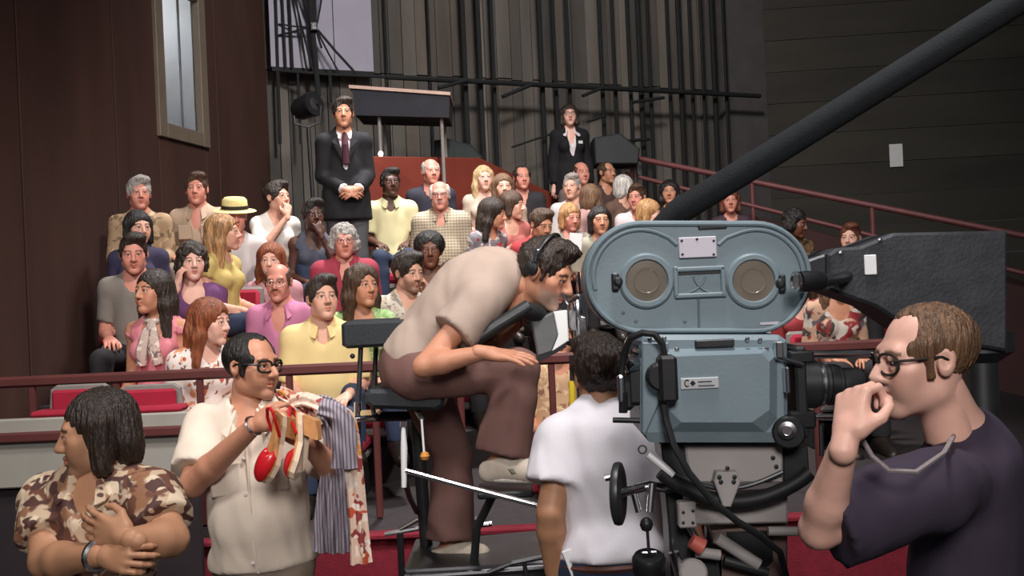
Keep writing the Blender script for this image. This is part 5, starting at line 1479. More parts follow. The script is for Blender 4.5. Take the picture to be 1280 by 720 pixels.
part('wristwatch', M_steel, shoe_man, lambda b: b.tube([J['wrR'] + 0.034 * (math.cos(R(a)) * nrm(np.cross(J['wrR'] - J['elR'], vec(0, 0, 1))) + math.sin(R(a)) * nrm(np.cross(np.cross(J['wrR'] - J['elR'], vec(0, 0, 1)), J['wrR'] - J['elR']))) for a in range(0, 360, 24)], 0.006, 6, closed=True), True)

# platform shoes in his hands
M_redlea = mat('red_patent', srgb(196, 30, 38), 0.28, 0, 0.06, 10, coat=0.4); M_cork = mat('cork_tan', srgb(206, 146, 92), 0.55, 0, 0.12, 40); M_edge = mat('sole_edge_cream', srgb(232, 206, 180), 0.5)
def platform_shoe(label, heel, toe, side, upn):
    """heel, toe: world points of the sole; upn: direction out of the foot bed."""
    heel, toe = np.asarray(heel), np.asarray(toe)
    r = empty('platform_shoe', tuple(heel), label, 'shoe', 'red platform shoes in the hands of the man in cream')
    X = nrm(toe - heel); U = nrm(upn - X * (upn @ X)); S = np.cross(U, X); L = np.linalg.norm(toe - heel)
    def pt(t, w, u): return heel + X * (t * L) + S * w + U * u
    prof = [(0.0, 0.0), (0.02, 0.026), (0.15, 0.03), (0.4, 0.026), (0.68, 0.039), (0.86, 0.037), (0.96, 0.022), (1.0, 0.0)]
    def lift(t): return 0.055 * max(0, 1 - t / 0.62) ** 1.3
    def outline(): 
        a = [(t, w) for t, w in prof]; return a + [(t, -w) for t, w in prof[-2:0:-1]]
    def slab(b, u0, u1):
        o = outline(); n = len(o)
        V = [pt(t, w, lift(t) + u0) for t, w in o] + [pt(t, w, lift(t) + u1) for t, w in o]
        F = [(i, (i + 1) % n, n + (i + 1) % n, n + i) for i in range(n)]
        for k in range(n // 2 - 1):
            pass
        F += [tuple(range(n))[::-1], tuple(range(n, 2 * n))]
        b.add(V, F)
    part('sole', M_edge, r, lambda b: slab(b, -0.022, -0.004))
    part('insole', M_cork, r, lambda b: slab(b, -0.004, 0.003))
    part('heel', M_cork, r, lambda b: b.prism([pt(0.01, 0.022, lift(0.02) - 0.02), pt(0.01, -0.022, lift(0.02) - 0.02), pt(0.28, -0.022, lift(0.28) - 0.02), pt(0.28, 0.022, lift(0.28) - 0.02)], U * -0.055, 0, 0.004))
    F_ = Field(np.minimum(heel, toe) - 0.14, np.maximum(heel, toe) + 0.14, 0.004)
    RS = np.stack([X, S, U], 1)
    F_.ell(pt(0.72, 0, 0.0), (0.29 * L, 0.040, 0.040), 0.0, RS)
    F_.ell(pt(0.44, 0, 0.045), (0.2 * L, 0.031, 0.042), 0.006, RS, 'sub')
    F_.cut(pt(0.5, 0, 0.002), -U); F_.cut(pt(0.48, 0, 0), -X)
    v, f = F_.mesh()
    obj('vamp', make_mesh('vamp', v - heel, f, M_redlea, True), r)
    part('heel_strap', M_redlea, r, lambda b: b.tube([pt(0.3, 0.027, 0.025), pt(0.15, 0.031, 0.062), pt(0.03, 0.02, 0.085), pt(0.0, 0, 0.088), pt(0.03, -0.02, 0.085), pt(0.15, -0.031, 0.062), pt(0.3, -0.027, 0.025)], 0.006, 6), True)
    return r
platform_shoe('red platform sandal hanging toe-down, nearer the shirt placket', at(364, 520, 3.60), at(324, 602, 3.58), -1, vec(-0.8, -0.6, -0.2))
platform_shoe('red platform sandal showing its tan cork heel', at(392, 522, 3.60), at(362, 598, 3.60), 1, vec(-0.85, 0.15, -0.3))

# clothes over his left arm
def drape(name, m, label, cat, path, w0, w1, thick, normal, folds=5, amp=0.012, seed=0.0, nseg=28):
    """A hanging cloth: centre path (world points), width w0->w1, folded in waves, with thickness."""
    path = [np.asarray(p, float) for p in path]
    # resample
    seg = [np.linalg.norm(path[i + 1] - path[i]) for i in range(len(path) - 1)]; tot = sum(seg)
    C = []
    for k in range(nseg + 1):
        s_ = tot * k / nseg; i = 0
        while i < len(seg) - 1 and s_ > seg[i]: s_ -= seg[i]; i += 1
        t = s_ / seg[i]
        p0 = path[max(0, i - 1)]; p1 = path[i]; p2 = path[i + 1]; p3 = path[min(len(path) - 1, i + 2)]
        C.append(0.5 * ((2 * p1) + (-p0 + p2) * t + (2 * p0 - 5 * p1 + 4 * p2 - p3) * t * t + (-p0 + 3 * p1 - 3 * p2 + p3) * t ** 3))
    nw = 18; V = []
    for side in (0, 1):
        for k, c in enumerate(C):
            t = nrm(C[min(k + 1, nseg)] - C[max(k - 1, 0)]); n = nrm(np.asarray(normal) - t * (np.asarray(normal) @ t)); b_ = np.cross(t, n)
            w = w0 + (w1 - w0) * k / nseg
            for j in range(nw + 1):
                q = j / nw - 0.5
                wave = amp * (0.4 + 0.6 * k / nseg) * math.sin(folds * 2 * math.pi * q + seed + 0.8 * math.sin(k * 0.22 + seed)) + 0.35 * amp * math.sin(k * 0.5 + q * 9 + seed)
                edge = (1 - (2 * q) ** 6)
                V.append(c + b_ * w * q * (1 + 0.04 * math.sin(k * 0.4 + seed)) + n * (wave + (thick / 2 if side == 0 else -thick / 2) * edge))
    N1 = (nseg + 1) * (nw + 1); F = []
    for side in (0, 1):
        for k in range(nseg):
            for j in range(nw):
                a = side * N1 + k * (nw + 1) + j
                f = (a, a + 1, a + nw + 2, a + nw + 1)
                F.append(f if side == 0 else f[::-1])
    for k in range(nseg):
        for j in (0, nw):
            a = k * (nw + 1) + j; F.append((a, a + nw + 1, N1 + a + nw + 1, N1 + a))
    for j in range(nw):
        for k in (0, nseg):
            a = k * (nw + 1) + j; F.append((a, a + 1, N1 + a + 1, N1 + a))
    b = MB(); b.add(V, F)
    o = b.build(name, m, None, True)
    return tag(o, label, cat)
M_strg = stripe_mat('grey_stripe', srgb(170, 160, 168), srgb(112, 104, 120), 26, 'X', 0.4)
M_flo2 = pattern_mat('floral_orange', srgb(226, 196, 176), [srgb(198, 84, 50), srgb(226, 150, 60), srgb(150, 60, 60), srgb(240, 224, 210)], 15, 0.4)
drape('striped_jacket', M_strg, 'grey striped jacket draped over the forearm of the man in cream', 'jacket',
      [at(386, 512, 3.80), at(412, 518, 3.84), at(426, 560, 3.86), at(421, 625, 3.86), at(417, 690, 3.86)], 0.10, 0.16, 0.035, vec(0.25, -1, 0.15), 4, 0.014, 0.4)
drape('striped_sleeve', M_strg, 'folded grey striped sleeve hanging beside the floral cloth', 'jacket sleeve',
      [at(400, 508, 3.70), at(424, 518, 3.70), at(431, 545, 3.71), at(430, 584, 3.72)], 0.06, 0.095, 0.045, vec(0.1, -1, 0.1), 2, 0.006, 1.9)
drape('floral_cloth', M_flo2, 'orange and cream floral cloth hanging from the forearm of the man in cream', 'cloth',
      [at(365, 502, 3.74), at(382, 499, 3.72), at(412, 512, 3.70), at(434, 524, 3.72), at(441, 575, 3.74), at(447, 640, 3.75), at(452, 704, 3.76)], 0.05, 0.075, 0.022, vec(0.1, -1, 0.3), 2, 0.008, 2.2)
drape('floral_bundle', M_flo2, 'bunched floral cloth at the throat of the man in cream', 'cloth',
      [at(352, 492, 3.80), at(366, 500, 3.76), at(380, 512, 3.76), at(388, 535, 3.78)], 0.05, 0.09, 0.05, vec(0.1, -1, 0.3), 3, 0.012, 0.9, 14)

# ------------------------------------------------------------------ man in the white t-shirt, back to us
M_wt = cloth('white_tee', srgb(236, 230, 238), var=0.03, bump=0.4); M_belt = mat('belt_leather', srgb(96, 58, 48), 0.5)
J = dict(pelvis=at(767, 694, 3.42), neck=at(752, 522, 3.40), head=at(751, 470, 3.42),
         shL=at(704, 552, 3.40), elL=at(688, 640, 3.34), wrL=at(692, 716, 3.40),
         shR=at(812, 548, 3.38), elR=at(850, 632, 3.36), wrR=at(872, 690, 3.30))
pz = J['pelvis']
for sd, sx in (('L', -1), ('R', 1)):
    J['hip' + sd] = pz + vec(sx * 0.09, 0, -0.03); J['kn' + sd] = vec(pz[0] + sx * 0.11, 3.46, 0.5); J['an' + sd] = vec(pz[0] + sx * 0.12, 3.42, 0.09)
P = dict(HERO, skin=SK['olive'], hair=('short', 0, 0.004), hairm=HM['dark'], hairc=HC['dark'], girth=1.05, shoes=SHOEM,
         handL=dict(dir=vec(0, 0.1, -1), palm=vec(0.8, 0.4, 0), curl=0.5), handR=dict(dir=vec(0.6, 0.0, -0.6), palm=vec(-0.3, 0.6, -0.6), curl=0.8),
         wear=[top(M_wt, sleeve=0.62, neck='crew', hem=0.015, off=0.026, sflare=0.018, sloose=0.01, wr=0.006, name='t_shirt'), pants(JEAN, off=0.014, waist=0.05)])
tee_man, B = person('man in white t-shirt and jeans with his back to us beside the film camera', J, rotm(188, 4, 0), P, base=(pz[0], pz[1], 0))
part('belt', M_belt, tee_man, lambda b: b.tube([B.on(0.0) + (math.cos(R(a)) * B.r * 0.184 + math.sin(R(a)) * B.f * 0.138) for a in range(0, 360, 15)], 0.014, 8, closed=True), True)
part('collar', mat('tee_rib', srgb(222, 208, 150), 0.8), tee_man, lambda b: b.tube([B.on(1.005, 0.02) + (math.cos(R(a)) * B.r * 0.07 + math.sin(R(a)) * B.f * 0.07) + B.u * (0.004 - 0.014 * math.sin(R(a))) for a in range(0, 360, 18)], 0.008, 6, closed=True), True)
thing_mesh('folded_papers', M_white, lambda b: b.prism([at(702, 690, 3.32), at(722, 684, 3.32), at(736, 722, 3.32), at(716, 726, 3.32)], vec(0.01, 0.03, 0), 0, 0.002), 'white folded papers in the back pocket of the man in the white t-shirt', 'papers')

# ------------------------------------------------------------------ man in patterned shirt, lower left corner
M_pat = pattern_mat('brown_figured', srgb(200, 174, 146), [srgb(150, 106, 78), srgb(112, 70, 54), srgb(222, 200, 172), srgb(84, 54, 48)], 12, 0.45)
J = dict(pelvis=at(128, 802, 3.1), neck=at(128, 592, 3.1), head=at(122, 540, 3.08),
         shR=at(60, 624, 3.16), elR=at(58, 702, 3.0), wrR=at(124, 694, 2.84),
         shL=at(190, 620, 3.05), elL=at(214, 674, 2.94), wrL=at(164, 674, 2.82))
pz = J['pelvis']
for sd, sx in (('L', 1), ('R', -1)):
    J['hip' + sd] = pz + vec(sx * 0.09, 0, -0.03); J['kn' + sd] = vec(pz[0] + sx * 0.1, 3.08, 0.44); J['an' + sd] = vec(pz[0] + sx * 0.1, 3.12, 0.09)
P = dict(HERO, skin=SK['olive'], hair=('bob', 0, -0.006), hairm=HM['dark'], hairc=HC['dark'], girth=1.06, armg=1.15, shoes=SHOEM, stubble=0.3,
         handL=dict(dir=at(120, 640, 2.85) - at(170, 656, 2.82), palm=vec(0.1, 1, 0), curl=0.3), handR=dict(dir=at(190, 690, 2.80) - at(140, 684, 2.86), palm=vec(0, 1, -0.2), curl=0.7),
         wear=[top(M_pat, sleeve=0.66, neck='collar', hem=-0.12, off=0.016, sflare=0.014, sloose=0.006, wr=0.006), pants(DARKP, off=0.018)])
left_man, B = person('dark-haired man in brown figured shirt with crossed forearms, lower left corner', J, rotm(-72, 8, 0), P, base=(pz[0], pz[1], 0))
collar(B, left_man, base_of(left_man), M_pat, r=0.07, hgt=0.04, drop=0.06, spread=0.06, gap=0.5)
part('bracelet', M_steel, left_man, lambda b: b.tube([J['wrR'] - nrm(J['wrR'] - J['elR']) * 0.01 + 0.036 * (math.cos(R(a)) * vec(0, 0, 1) + math.sin(R(a)) * nrm(np.cross(J['wrR'] - J['elR'], vec(0, 0, 1)))) for a in range(0, 360, 24)], 0.009, 6, closed=True), True)

# ------------------------------------------------------------------ man with a hand viewfinder, right edge
M_plum = cloth('plum_shirt', srgb(58, 46, 66), bump=0.4)
J = dict(pelvis=at(1215, 860, 2.42), neck=at(1205, 556, 2.42), head=at(1154, 450, 2.36),
         shL=at(1165, 610, 2.20), elL=at(1024, 662, 2.16), wrL=at(1056, 553, 2.04),
         shR=at(1225, 595, 2.66), elR=at(1210, 740, 2.70), wrR=at(1160, 780, 2.5))
pz = J['pelvis']
for sd, dy in (('L', -0.09), ('R', 0.09)):
    J['hip' + sd] = pz + vec(0, dy, -0.03); J['kn' + sd] = vec(pz[0] - 0.02, pz[1] + dy, 0.48); J['an' + sd] = vec(pz[0], pz[1] + dy, 0.09)
P = dict(HERO, skin=SK['pale'], hair=('receding', 0, 0.0), hairm=HM['lbrown'], hairc=HC['lbrown'], girth=1.0, armg=0.95, shoes=SHOEM, stubble=0.2, stubble_col=(0.25, 0.15, 0.1), nose=0.006,
         handL=dict(dir=nrm(at(1070, 478, 2.08) - at(1056, 553, 2.04)), palm=vec(0.9, 0.5, 0), curl=1.25, thumb=0.9, spread=0.0),
         wear=[top(M_plum, sleeve=0.9, neck='crew', hem=-0.1, off=0.022, sflare=0.022, sloose=0.01, wr=0.006), pants(DARKP, off=0.018)])
right_man, B = person('man in plum shirt and dark glasses raising his fist at the right edge', J, rotm(-84, 4, 0), P, base=(pz[0], pz[1], 0))
eyeglasses(right_man, base_of(right_man), B, mat('tortoise', (0.03, 0.022, 0.018), 0.3), 0.028, 0.023, 0.0034, 2.6)
fd = empty('hand_viewfinder', tuple(at(1076, 500, 2.12)), 'small black viewfinder on a cord held in the raised fist', 'viewfinder')
part('tube', M_black, fd, lambda b: b.lathe(at(1062, 502, 2.12), at(1092, 492, 2.14) - at(1062, 502, 2.12), [(0.013, -0.012), (0.017, 0.0), (0.017, 0.035), (0.013, 0.045), (0.013, 0.06), (0.0, 0.06)], 16), True)
part('cord', mat('cord_grey', srgb(150, 138, 140), 0.6), fd, lambda b: b.tube([at(1072, 512, 2.08), at(1076, 545, 2.07), at(1090, 570, 2.07), at(1112, 588, 2.04), at(1145, 590, 2.02), at(1180, 566, 2.1), at(1192, 545, 2.3)], 0.005, 6), True)

# ------------------------------------------------------------------ the film camera
M_teal = mat('camera_blue_grey', srgb(122, 139, 147), 0.45, 0, 0.05, 7, 0.05, 90, spec=0.5)
M_teal_d = mat('camera_blue_grey_dark', srgb(98, 112, 118), 0.45, 0, 0.1, 9)  # darker blue-grey for throat, seam, bottom band and rivets
M_gunm = mat('gunmetal', (0.045, 0.047, 0.05), 0.4, 0.5, 0.15, 12)
M_film = mat('spool_window', srgb(122, 112, 100), 0.25, 0, 0.1, 6, coat=0.5)
M_beige = mat('mount_grey', srgb(164, 158, 156), 0.5, 0, 0.08, 8)
M_chrome = mat('chrome', (0.8, 0.8, 0.82), 0.15, 1.0, 0.03, 10)
M_rubber = mat('rubber_black', (0.014, 0.014, 0.015), 0.55, 0, 0.1, 20)
D0 = 2.72                                        # distance of the camera's near side
def pp(pts, d=D0): return [at(x, y, d) for x, y in pts]
def stadium(cx0, cx1, cy, r, n=20):
    return [(cx1 + r * math.cos(R(a)), cy - r * math.sin(R(a))) for a in np.linspace(-90, 90, n)] + [(cx0 + r * math.cos(R(a)), cy - r * math.sin(R(a))) for a in np.linspace(90, 270, n)]
fc = empty('film_camera', tuple(at(890, 553, D0 + 0.1)), 'blue-grey studio film camera with twin-lobed film magazine on top', 'film camera')
mag = part('magazine', M_teal, fc, lambda b: b.prism(pp(stadium(801, 945, 346.5, 71))[::-1], vec(0, 0.15, 0), 0, 0.012), True)
def rim(b):
    o = stadium(801, 945, 346.5, 66.5, 24); b.tube(pp(o, D0 - 0.002), 0.0065, 8, closed=True)
part('rim', M_teal, mag, rim, True)
def ridge(b):
    L_ = [(801 + 59 * math.cos(R(a)), 346 - 59 * math.sin(R(a))) for a in np.linspace(196, 68, 22)] + [(836, 297), (846, 306)]
    b.tube(pp(L_, D0 - 0.002), 0.006, 8)
    R_ = [(945 + 59 * math.cos(R(a)), 346 - 59 * math.sin(R(a))) for a in np.linspace(-16, 112, 22)] + [(908, 297), (898, 306)]
    b.tube(pp(R_, D0 - 0.002), 0.006, 8)
part('ridge', M_teal, mag, ridge, True)
for cx, cy in ((808, 351), (941, 351)):
    px_ = D0 / FPX
    c = at(cx, cy, D0)
    w = part('spool_cover', M_teal, fc, lambda b: b.lathe(c + vec(0, 0.004, 0), (0, -1, 0), [(34.5 * px_, 0), (34.5 * px_, 0.012), (32 * px_, 0.018), (27 * px_, 0.018), (25.5 * px_, 0.012), (25.5 * px_, 0.0)], 40), True)
    part('spool_window', M_film, w, lambda b: b.lathe(c, (0, -1, 0), [(26 * px_, 0.0), (26 * px_, 0.007), (17 * px_, 0.008), (16.4 * px_, 0.0095), (15 * px_, 0.0095), (14.4 * px_, 0.008), (0, 0.008)], 36), True)
# bridge between the spool covers
def bridge(b):
    b.box(at(874.5, 336, D0 - 0.005), (62 * px_, 0.012, 6 * px_), None, 0.003)
    b.box(at(874.5, 369, D0 - 0.005), (62 * px_, 0.012, 6 * px_), None, 0.003)
    b.box(at(845, 352, D0 - 0.005), (6 * px_, 0.012, 38 * px_), None, 0.003)
    b.box(at(904, 352, D0 - 0.005), (6 * px_, 0.012, 38 * px_), None, 0.003)
part('bridge', M_teal, fc, bridge)
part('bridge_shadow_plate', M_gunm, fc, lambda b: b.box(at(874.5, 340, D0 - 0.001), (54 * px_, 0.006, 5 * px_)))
part('bridge_arc', M_teal, fc, lambda b: (b.tube(arc((855, 338), 28, -15, -75, 8, D0 - 0.003), 0.003, 6), b.tube(arc((894, 338), 28, -165, -105, 8, D0 - 0.003), 0.003, 6)), True)
part('seam', M_teal_d, fc, lambda b: b.tube(pp([(873, 374), (874, 416)], D0 - 0.001), 0.003, 6))
pl = part('name_plate', mat('plate_white', srgb(212, 206, 218), 0.45, 0, 0.04, 9), fc, lambda b: b.box(at(872, 309, D0 - 0.006), (47 * px_, 0.008, 26 * px_), None, 0.002))
for x, y in ((852, 301), (871, 299), (892, 301), (853, 318), (892, 318)):
    part('screw', M_gunm, pl, lambda b: b.lathe(at(x, y, D0 - 0.009), (0, -1, 0), [(0.0035, 0), (0.0035, 0.002), (0, 0.003)], 10))
part('top_slot', M_gunm, fc, lambda b: b.box(at(890.5, 282, D0 - 0.002), (36 * px_, 0.01, 9 * px_), None, 0.003))
for x, y, s_ in ((769, 352, 1), (977, 354, -1)):
    part('latch', M_gunm, fc, lambda b: (b.box(at(x, y, D0 - 0.008), (9 * px_, 0.02, 22 * px_), None, 0.004), b.lathe(at(x + 3 * s_, y, D0 - 0.006), (0, -1, 0), [(0.012, 0), (0.012, 0.016), (0.006, 0.02), (0, 0.02)], 12)))
part('maker_strip', pl.data.materials[0], fc, lambda b: b.box(at(962, 404, D0 - 0.002), (24 * px_, 0.004, 3.2 * px_)))
for x, y in ((779, 391), (795, 402), (856, 402)):
    part('rivet', M_teal_d, fc, lambda b: b.lathe(at(x, y, D0), (0, -1, 0), [(0.005, 0), (0.004, 0.003), (0, 0.004)], 8))
# camera body
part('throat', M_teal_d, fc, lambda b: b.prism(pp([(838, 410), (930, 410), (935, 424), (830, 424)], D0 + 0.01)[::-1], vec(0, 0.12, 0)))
DB = D0 - 0.06
bd = part('camera_body', M_teal, fc, lambda b: b.prism(pp([(801, 428), (808, 419), (975, 419), (985, 426), (986, 545), (978, 553), (812, 553), (801, 540)], DB)[::-1], vec(0, 0.26, 0), 0, 0.012), False)
def door(b):
    o = pp([(838, 446), (952, 442), (962, 452), (962, 512), (940, 528), (852, 528), (838, 514)], DB - 0.03)
    o2 = pp([(828, 436), (962, 433), (972, 442), (972, 524), (958, 541), (836, 541), (824, 528)], DB + 0.002)
    n = len(o); b.add(o + o2, [tuple(range(n))[::-1], tuple(range(n, 2 * n))] + [(i, (i + 1) % n, n + (i + 1) % n, n + i) for i in range(n)])
dr_ = part('side_door', M_teal, fc, door)
part('side_plate', M_teal, fc, lambda b: b.prism(pp([(803, 428), (836, 428), (836, 480), (826, 500), (806, 545), (803, 540)], DB - 0.012)[::-1], vec(0, 0.02, 0), 0, 0.003))
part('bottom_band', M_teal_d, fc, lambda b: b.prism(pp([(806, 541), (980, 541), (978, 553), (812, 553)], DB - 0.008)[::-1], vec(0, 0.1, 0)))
part('body_slot', M_gunm, fc, lambda b: b.box(at(893, 429, DB - 0.004), (48 * px_, 0.016, 9.5 * px_), None, 0.003))
tp = part('type_plate', mat('plate_light', srgb(186, 188, 192), 0.4, 0, 0.04, 9), fc, lambda b: b.box(at(874.5, 479, DB - 0.032), (46 * px_, 0.006, 13.5 * px_), None, 0.0015))
part('plate_mark', M_black, tp, lambda b: (b.tube([at(859 + 3.2 * math.cos(R(a)), 479 - 4 * math.sin(R(a)), DB - 0.0365) for a in range(50, 311, 20)], 0.0014, 6), b.box(at(866, 479, DB - 0.0358), (5 * px_, 0.002, 5 * px_), rotm(0, 0, 45)), b.box(at(881, 477, DB - 0.0358), (17 * px_, 0.0015, 1.2 * px_)), b.box(at(883, 482, DB - 0.0358), (20 * px_, 0.0015, 1.0 * px_))))
for x, y in ((812, 424), (830, 423), (934, 424), (950, 425), (975, 440), (976, 540), (846, 437), (958, 436)):
    part('screw', M_steel, fc, lambda b: b.lathe(at(x, y, DB - 0.006), (0, -1, 0), [(0.006, 0), (0.006, 0.004), (0.003, 0.006), (0, 0.006)], 10))
# junction box with cables on the side
jb = part('junction_box', M_rubber, fc, lambda b: (b.box(at(834, 473, DB - 0.05), (22 * px_, 0.06, 56 * px_), None, 0.008), b.lathe(at(824, 470, DB - 0.03), (0, -1, 0), [(17 * px_, 0), (17 * px_, 0.03), (14 * px_, 0.036), (0, 0.036)], 20)))
part('cable', M_rubber, jb, lambda b: b.tube([at(831, 446, DB - 0.05), at(828, 430, DB - 0.05), at(818, 418, DB - 0.05), at(803, 416, DB - 0.045), at(788, 423, DB - 0.03), at(780, 440, DB - 0.01), at(777, 465, DB), at(778, 492, DB)], 0.0085, 8), True)
part('cable', M_rubber, jb, lambda b: b.tube([at(829, 498, DB - 0.05), at(833, 525, DB - 0.07), at(842, 556, DB - 0.09), at(862, 592, DB - 0.1), at(892, 628, DB - 0.1), at(922, 652, DB - 0.09), at(948, 668, DB - 0.06), at(975, 690, DB), at(985, 730, DB + 0.05)], 0.0085, 8), True)
# viewing and motor fittings on the left end
part('rear_bracket', M_gunm, fc, lambda b: (b.box(at(792, 470, DB + 0.07), (22 * px_, 0.1, 70 * px_), None, 0.01), b.box(at(783, 492, DB + 0.05), (16 * px_, 0.06, 40 * px_), None, 0.01)))
part('motor_cap', M_chrome, fc, lambda b: (b.lathe(at(794, 436, DB + 0.03), (-1, -0.3, 0.2), [(0.03, -0.02), (0.032, 0.0), (0.03, 0.02), (0.02, 0.026), (0, 0.028)], 16), b.lathe(at(787, 455, DB + 0.02), (-1, -0.4, 0), [(0.02, -0.02), (0.022, 0.01), (0.012, 0.016), (0, 0.016)], 14)), True)
part('focus_knob', M_steel, fc, lambda b: b.box(at(776, 486, DB), (8 * px_, 0.03, 34 * px_), None, 0.005))
part('lever', M_black, fc, lambda b: b.tube([at(766, 525, DB + 0.02), at(806, 526, DB + 0.02)], 0.007, 8))
part('release_pin', M_black, fc, lambda b: b.tube([at(779, 490, DB - 0.005), at(779, 516, DB - 0.005)], 0.011, 8))
# lens and rods
XA = vec(1, 0, 0)
part('lens_board', M_gunm, fc, lambda b: b.box(at(987, 485, DB + 0.12), (14 * px_, 0.24, 112 * px_), None, 0.006))
lens = part('lens', M_gunm, fc, lambda b: b.lathe(at(990, 480, DB + 0.1), at(1060, 481, DB + 0.1) - at(990, 480, DB + 0.1), [(0.05, 0), (0.062, 0.01), (0.062, 0.06), (0.056, 0.064), (0.056, 0.078), (0.05, 0.082), (0.05, 0.12), (0.044, 0.126), (0.044, 0.17), (0.036, 0.18), (0.0, 0.178)], 28), True)
part('lens_ring', M_steel, lens, lambda b: b.lathe(at(990, 480, DB + 0.1), at(1060, 481, DB + 0.1) - at(990, 480, DB + 0.1), [(0.0565, 0.066), (0.0585, 0.068), (0.0585, 0.074), (0.0565, 0.076)], 28), True)
part('lens_gear', M_black, lens, lambda b: b.lathe(at(990, 480, DB + 0.1), at(1060, 481, DB + 0.1) - at(990, 480, DB + 0.1), [(0.051, 0.09), (0.0535, 0.092), (0.0535, 0.112), (0.051, 0.114)], 28), True)
part('rod', M_chrome, fc, lambda b: b.tube([at(985, 443, DB + 0.02), at(1092, 443, DB + 0.02)], 0.0105, 12), True)
part('rod', M_chrome, fc, lambda b: b.tube([at(985, 521, DB + 0.02), at(1130, 521, DB + 0.02)], 0.009, 12), True)
part('rod_clamp', M_black, fc, lambda b: b.box(at(1000, 446, DB + 0.01), (30 * px_, 0.04, 14 * px_), None, 0.004))
part('rod_clamp', M_black, fc, lambda b: b.box(at(1000, 524, DB + 0.02), (34 * px_, 0.05, 22 * px_), None, 0.006))
part('filter_holder', M_steel, fc, lambda b: (b.box(at(983, 475, DB - 0.02), (5 * px_, 0.03, 32 * px_), None, 0.003), b.box(at(973, 437, DB - 0.02), (9 * px_, 0.03, 20 * px_), None, 0.003), b.tube([at(970, 446, DB - 0.02), at(1004, 456, DB - 0.01)], 0.006, 8)))
part('follow_focus', M_black, fc, lambda b: b.lathe(at(986, 537, DB + 0.03), (-0.25, -1, 0), [(0.04, 0), (0.041, 0.05), (0.036, 0.056), (0, 0.056)], 22), True)
part('follow_focus_face', M_steel, fc, lambda b: b.lathe(at(984, 538, DB - 0.028), (-0.25, -1, 0), [(0.022, 0), (0.022, 0.004), (0.012, 0.006), (0.011, 0.002), (0, 0.002)], 20), True)
part('strut', M_darksteel, fc, lambda b: b.tube([at(1026, 524, DB + 0.05), at(1027, 570, DB + 0.05)], 0.006, 8))

# ------------------------------------------------------------------ cradle head under the camera
ch = empty('cradle_mount', tuple(vec(at(915, 640, 2.78)[0], 2.78, 0.0)), 'grey cradle head with curved black rocker under the film camera', 'camera mount')
DH = 2.70
part('upper_plate', M_beige, ch, lambda b: b.prism(pp([(856, 556), (979, 556), (979, 604), (862, 604)], DH)[::-1], vec(0, 0.16, 0), 0, 0.005))
part('lower_plate', M_beige, ch, lambda b: b.prism(pp([(850, 632), (985, 622), (985, 654), (850, 657)], DH + 0.03)[::-1], vec(0, 0.14, 0), 0, 0.005))
part('hinge_plate', M_beige, ch, lambda b: b.box(at(858, 642, DH), (22 * px_, 0.04, 32 * px_), None, 0.004))
part('mount_base', M_gunm, ch, lambda b: b.prism(pp([(826, 556), (856, 552), (866, 602), (848, 594), (828, 575)], DH + 0.01)[::-1], vec(0, 0.14, 0), 0, 0.004))
part('mount_base', M_gunm, ch, lambda b: b.prism(pp([(979, 556), (1010, 558), (1012, 590), (979, 606)], DH + 0.01)[::-1], vec(0, 0.14, 0), 0, 0.004))
def rocker(b):
    pts = [(826 + (1012 - 826) * t, 590 + 37 * math.sin(math.pi * t) ** 0.8) for t in np.linspace(0, 1, 24)]
    b.tube(pp(pts, DH - 0.01), 0.019, 10)
part('rocker', M_rubber, ch, rocker, True)
part('inner_rocker', M_gunm, ch, lambda b: b.tube(pp([(838 + 140 * t, 590 + 21 * math.sin(math.pi * t)) for t in np.linspace(0, 1, 18)], DH - 0.015), 0.006, 8), True)
wdg = part('pointer', M_beige, ch, lambda b: b.prism(pp([(896, 590), (922, 590), (926, 603), (914, 634), (904, 634), (893, 603)], DH - 0.045)[::-1], vec(0, 0.04, 0), 0, 0.003))
for x, y in ((909, 585), (899, 596), (918, 596), (901, 602), (917, 602), (970, 583), (966, 572)):
    part('bolt', M_gunm, ch, lambda b: b.lathe(at(x, y, DH - 0.046 if x < 930 else DH), (0, -1, 0), [(0.0055, 0), (0.0055, 0.004), (0, 0.005)], 10))
for x, y in ((854, 640), (866, 638), (854, 653), (866, 653)):
    part('bolt', M_gunm, ch, lambda b: b.lathe(at(x, y, DH - 0.02), (0, -1, 0), [(0.004, 0), (0.004, 0.004), (0, 0.005)], 8))
# gear boxes, arms and hand wheel
part('gear_box', M_gunm, ch, lambda b: b.prism(pp([(830, 600), (850, 606), (862, 650), (884, 690), (905, 700), (905, 740), (840, 740), (836, 660)], DH + 0.06)[::-1], vec(0, 0.12, 0), 0, 0.006))
part('gear_box', mat('mount_brown', srgb(110, 90, 84), 0.5, 0.2, 0.1, 9), ch, lambda b: b.prism(pp([(890, 664), (985, 656), (985, 740), (900, 740)], DH + 0.06)[::-1], vec(0, 0.12, 0), 0, 0.006))
for a, c, r_, m_ in (((896, 672), (948, 706), 0.016, M_beige), ((905, 700), (960, 716), 0.012, M_darksteel), ((852, 640), (872, 676), 0.01, M_chrome), ((960, 664), (1000, 664), 0.012, M_beige), ((870, 690), (900, 694), 0.014, M_beige), ((842, 690), (850, 720), 0.014, M_chrome)):
    part('arm', m_, ch, lambda b: b.tube([at(*a, DH + 0.02), at(*c, DH + 0.02)], r_, 10), True)
part('grip', mat('grip_red', srgb(190, 96, 84), 0.5), ch, lambda b: b.tube([at(864, 676, DH + 0.0), at(878, 684, DH)], [0.018, 0.022], 12), True)
part('drum', M_beige, ch, lambda b: b.lathe(at(866, 716, DH), (0, -1, 0.2), [(0.036, -0.03), (0.036, 0.01), (0.03, 0.016), (0, 0.016)], 20), True)
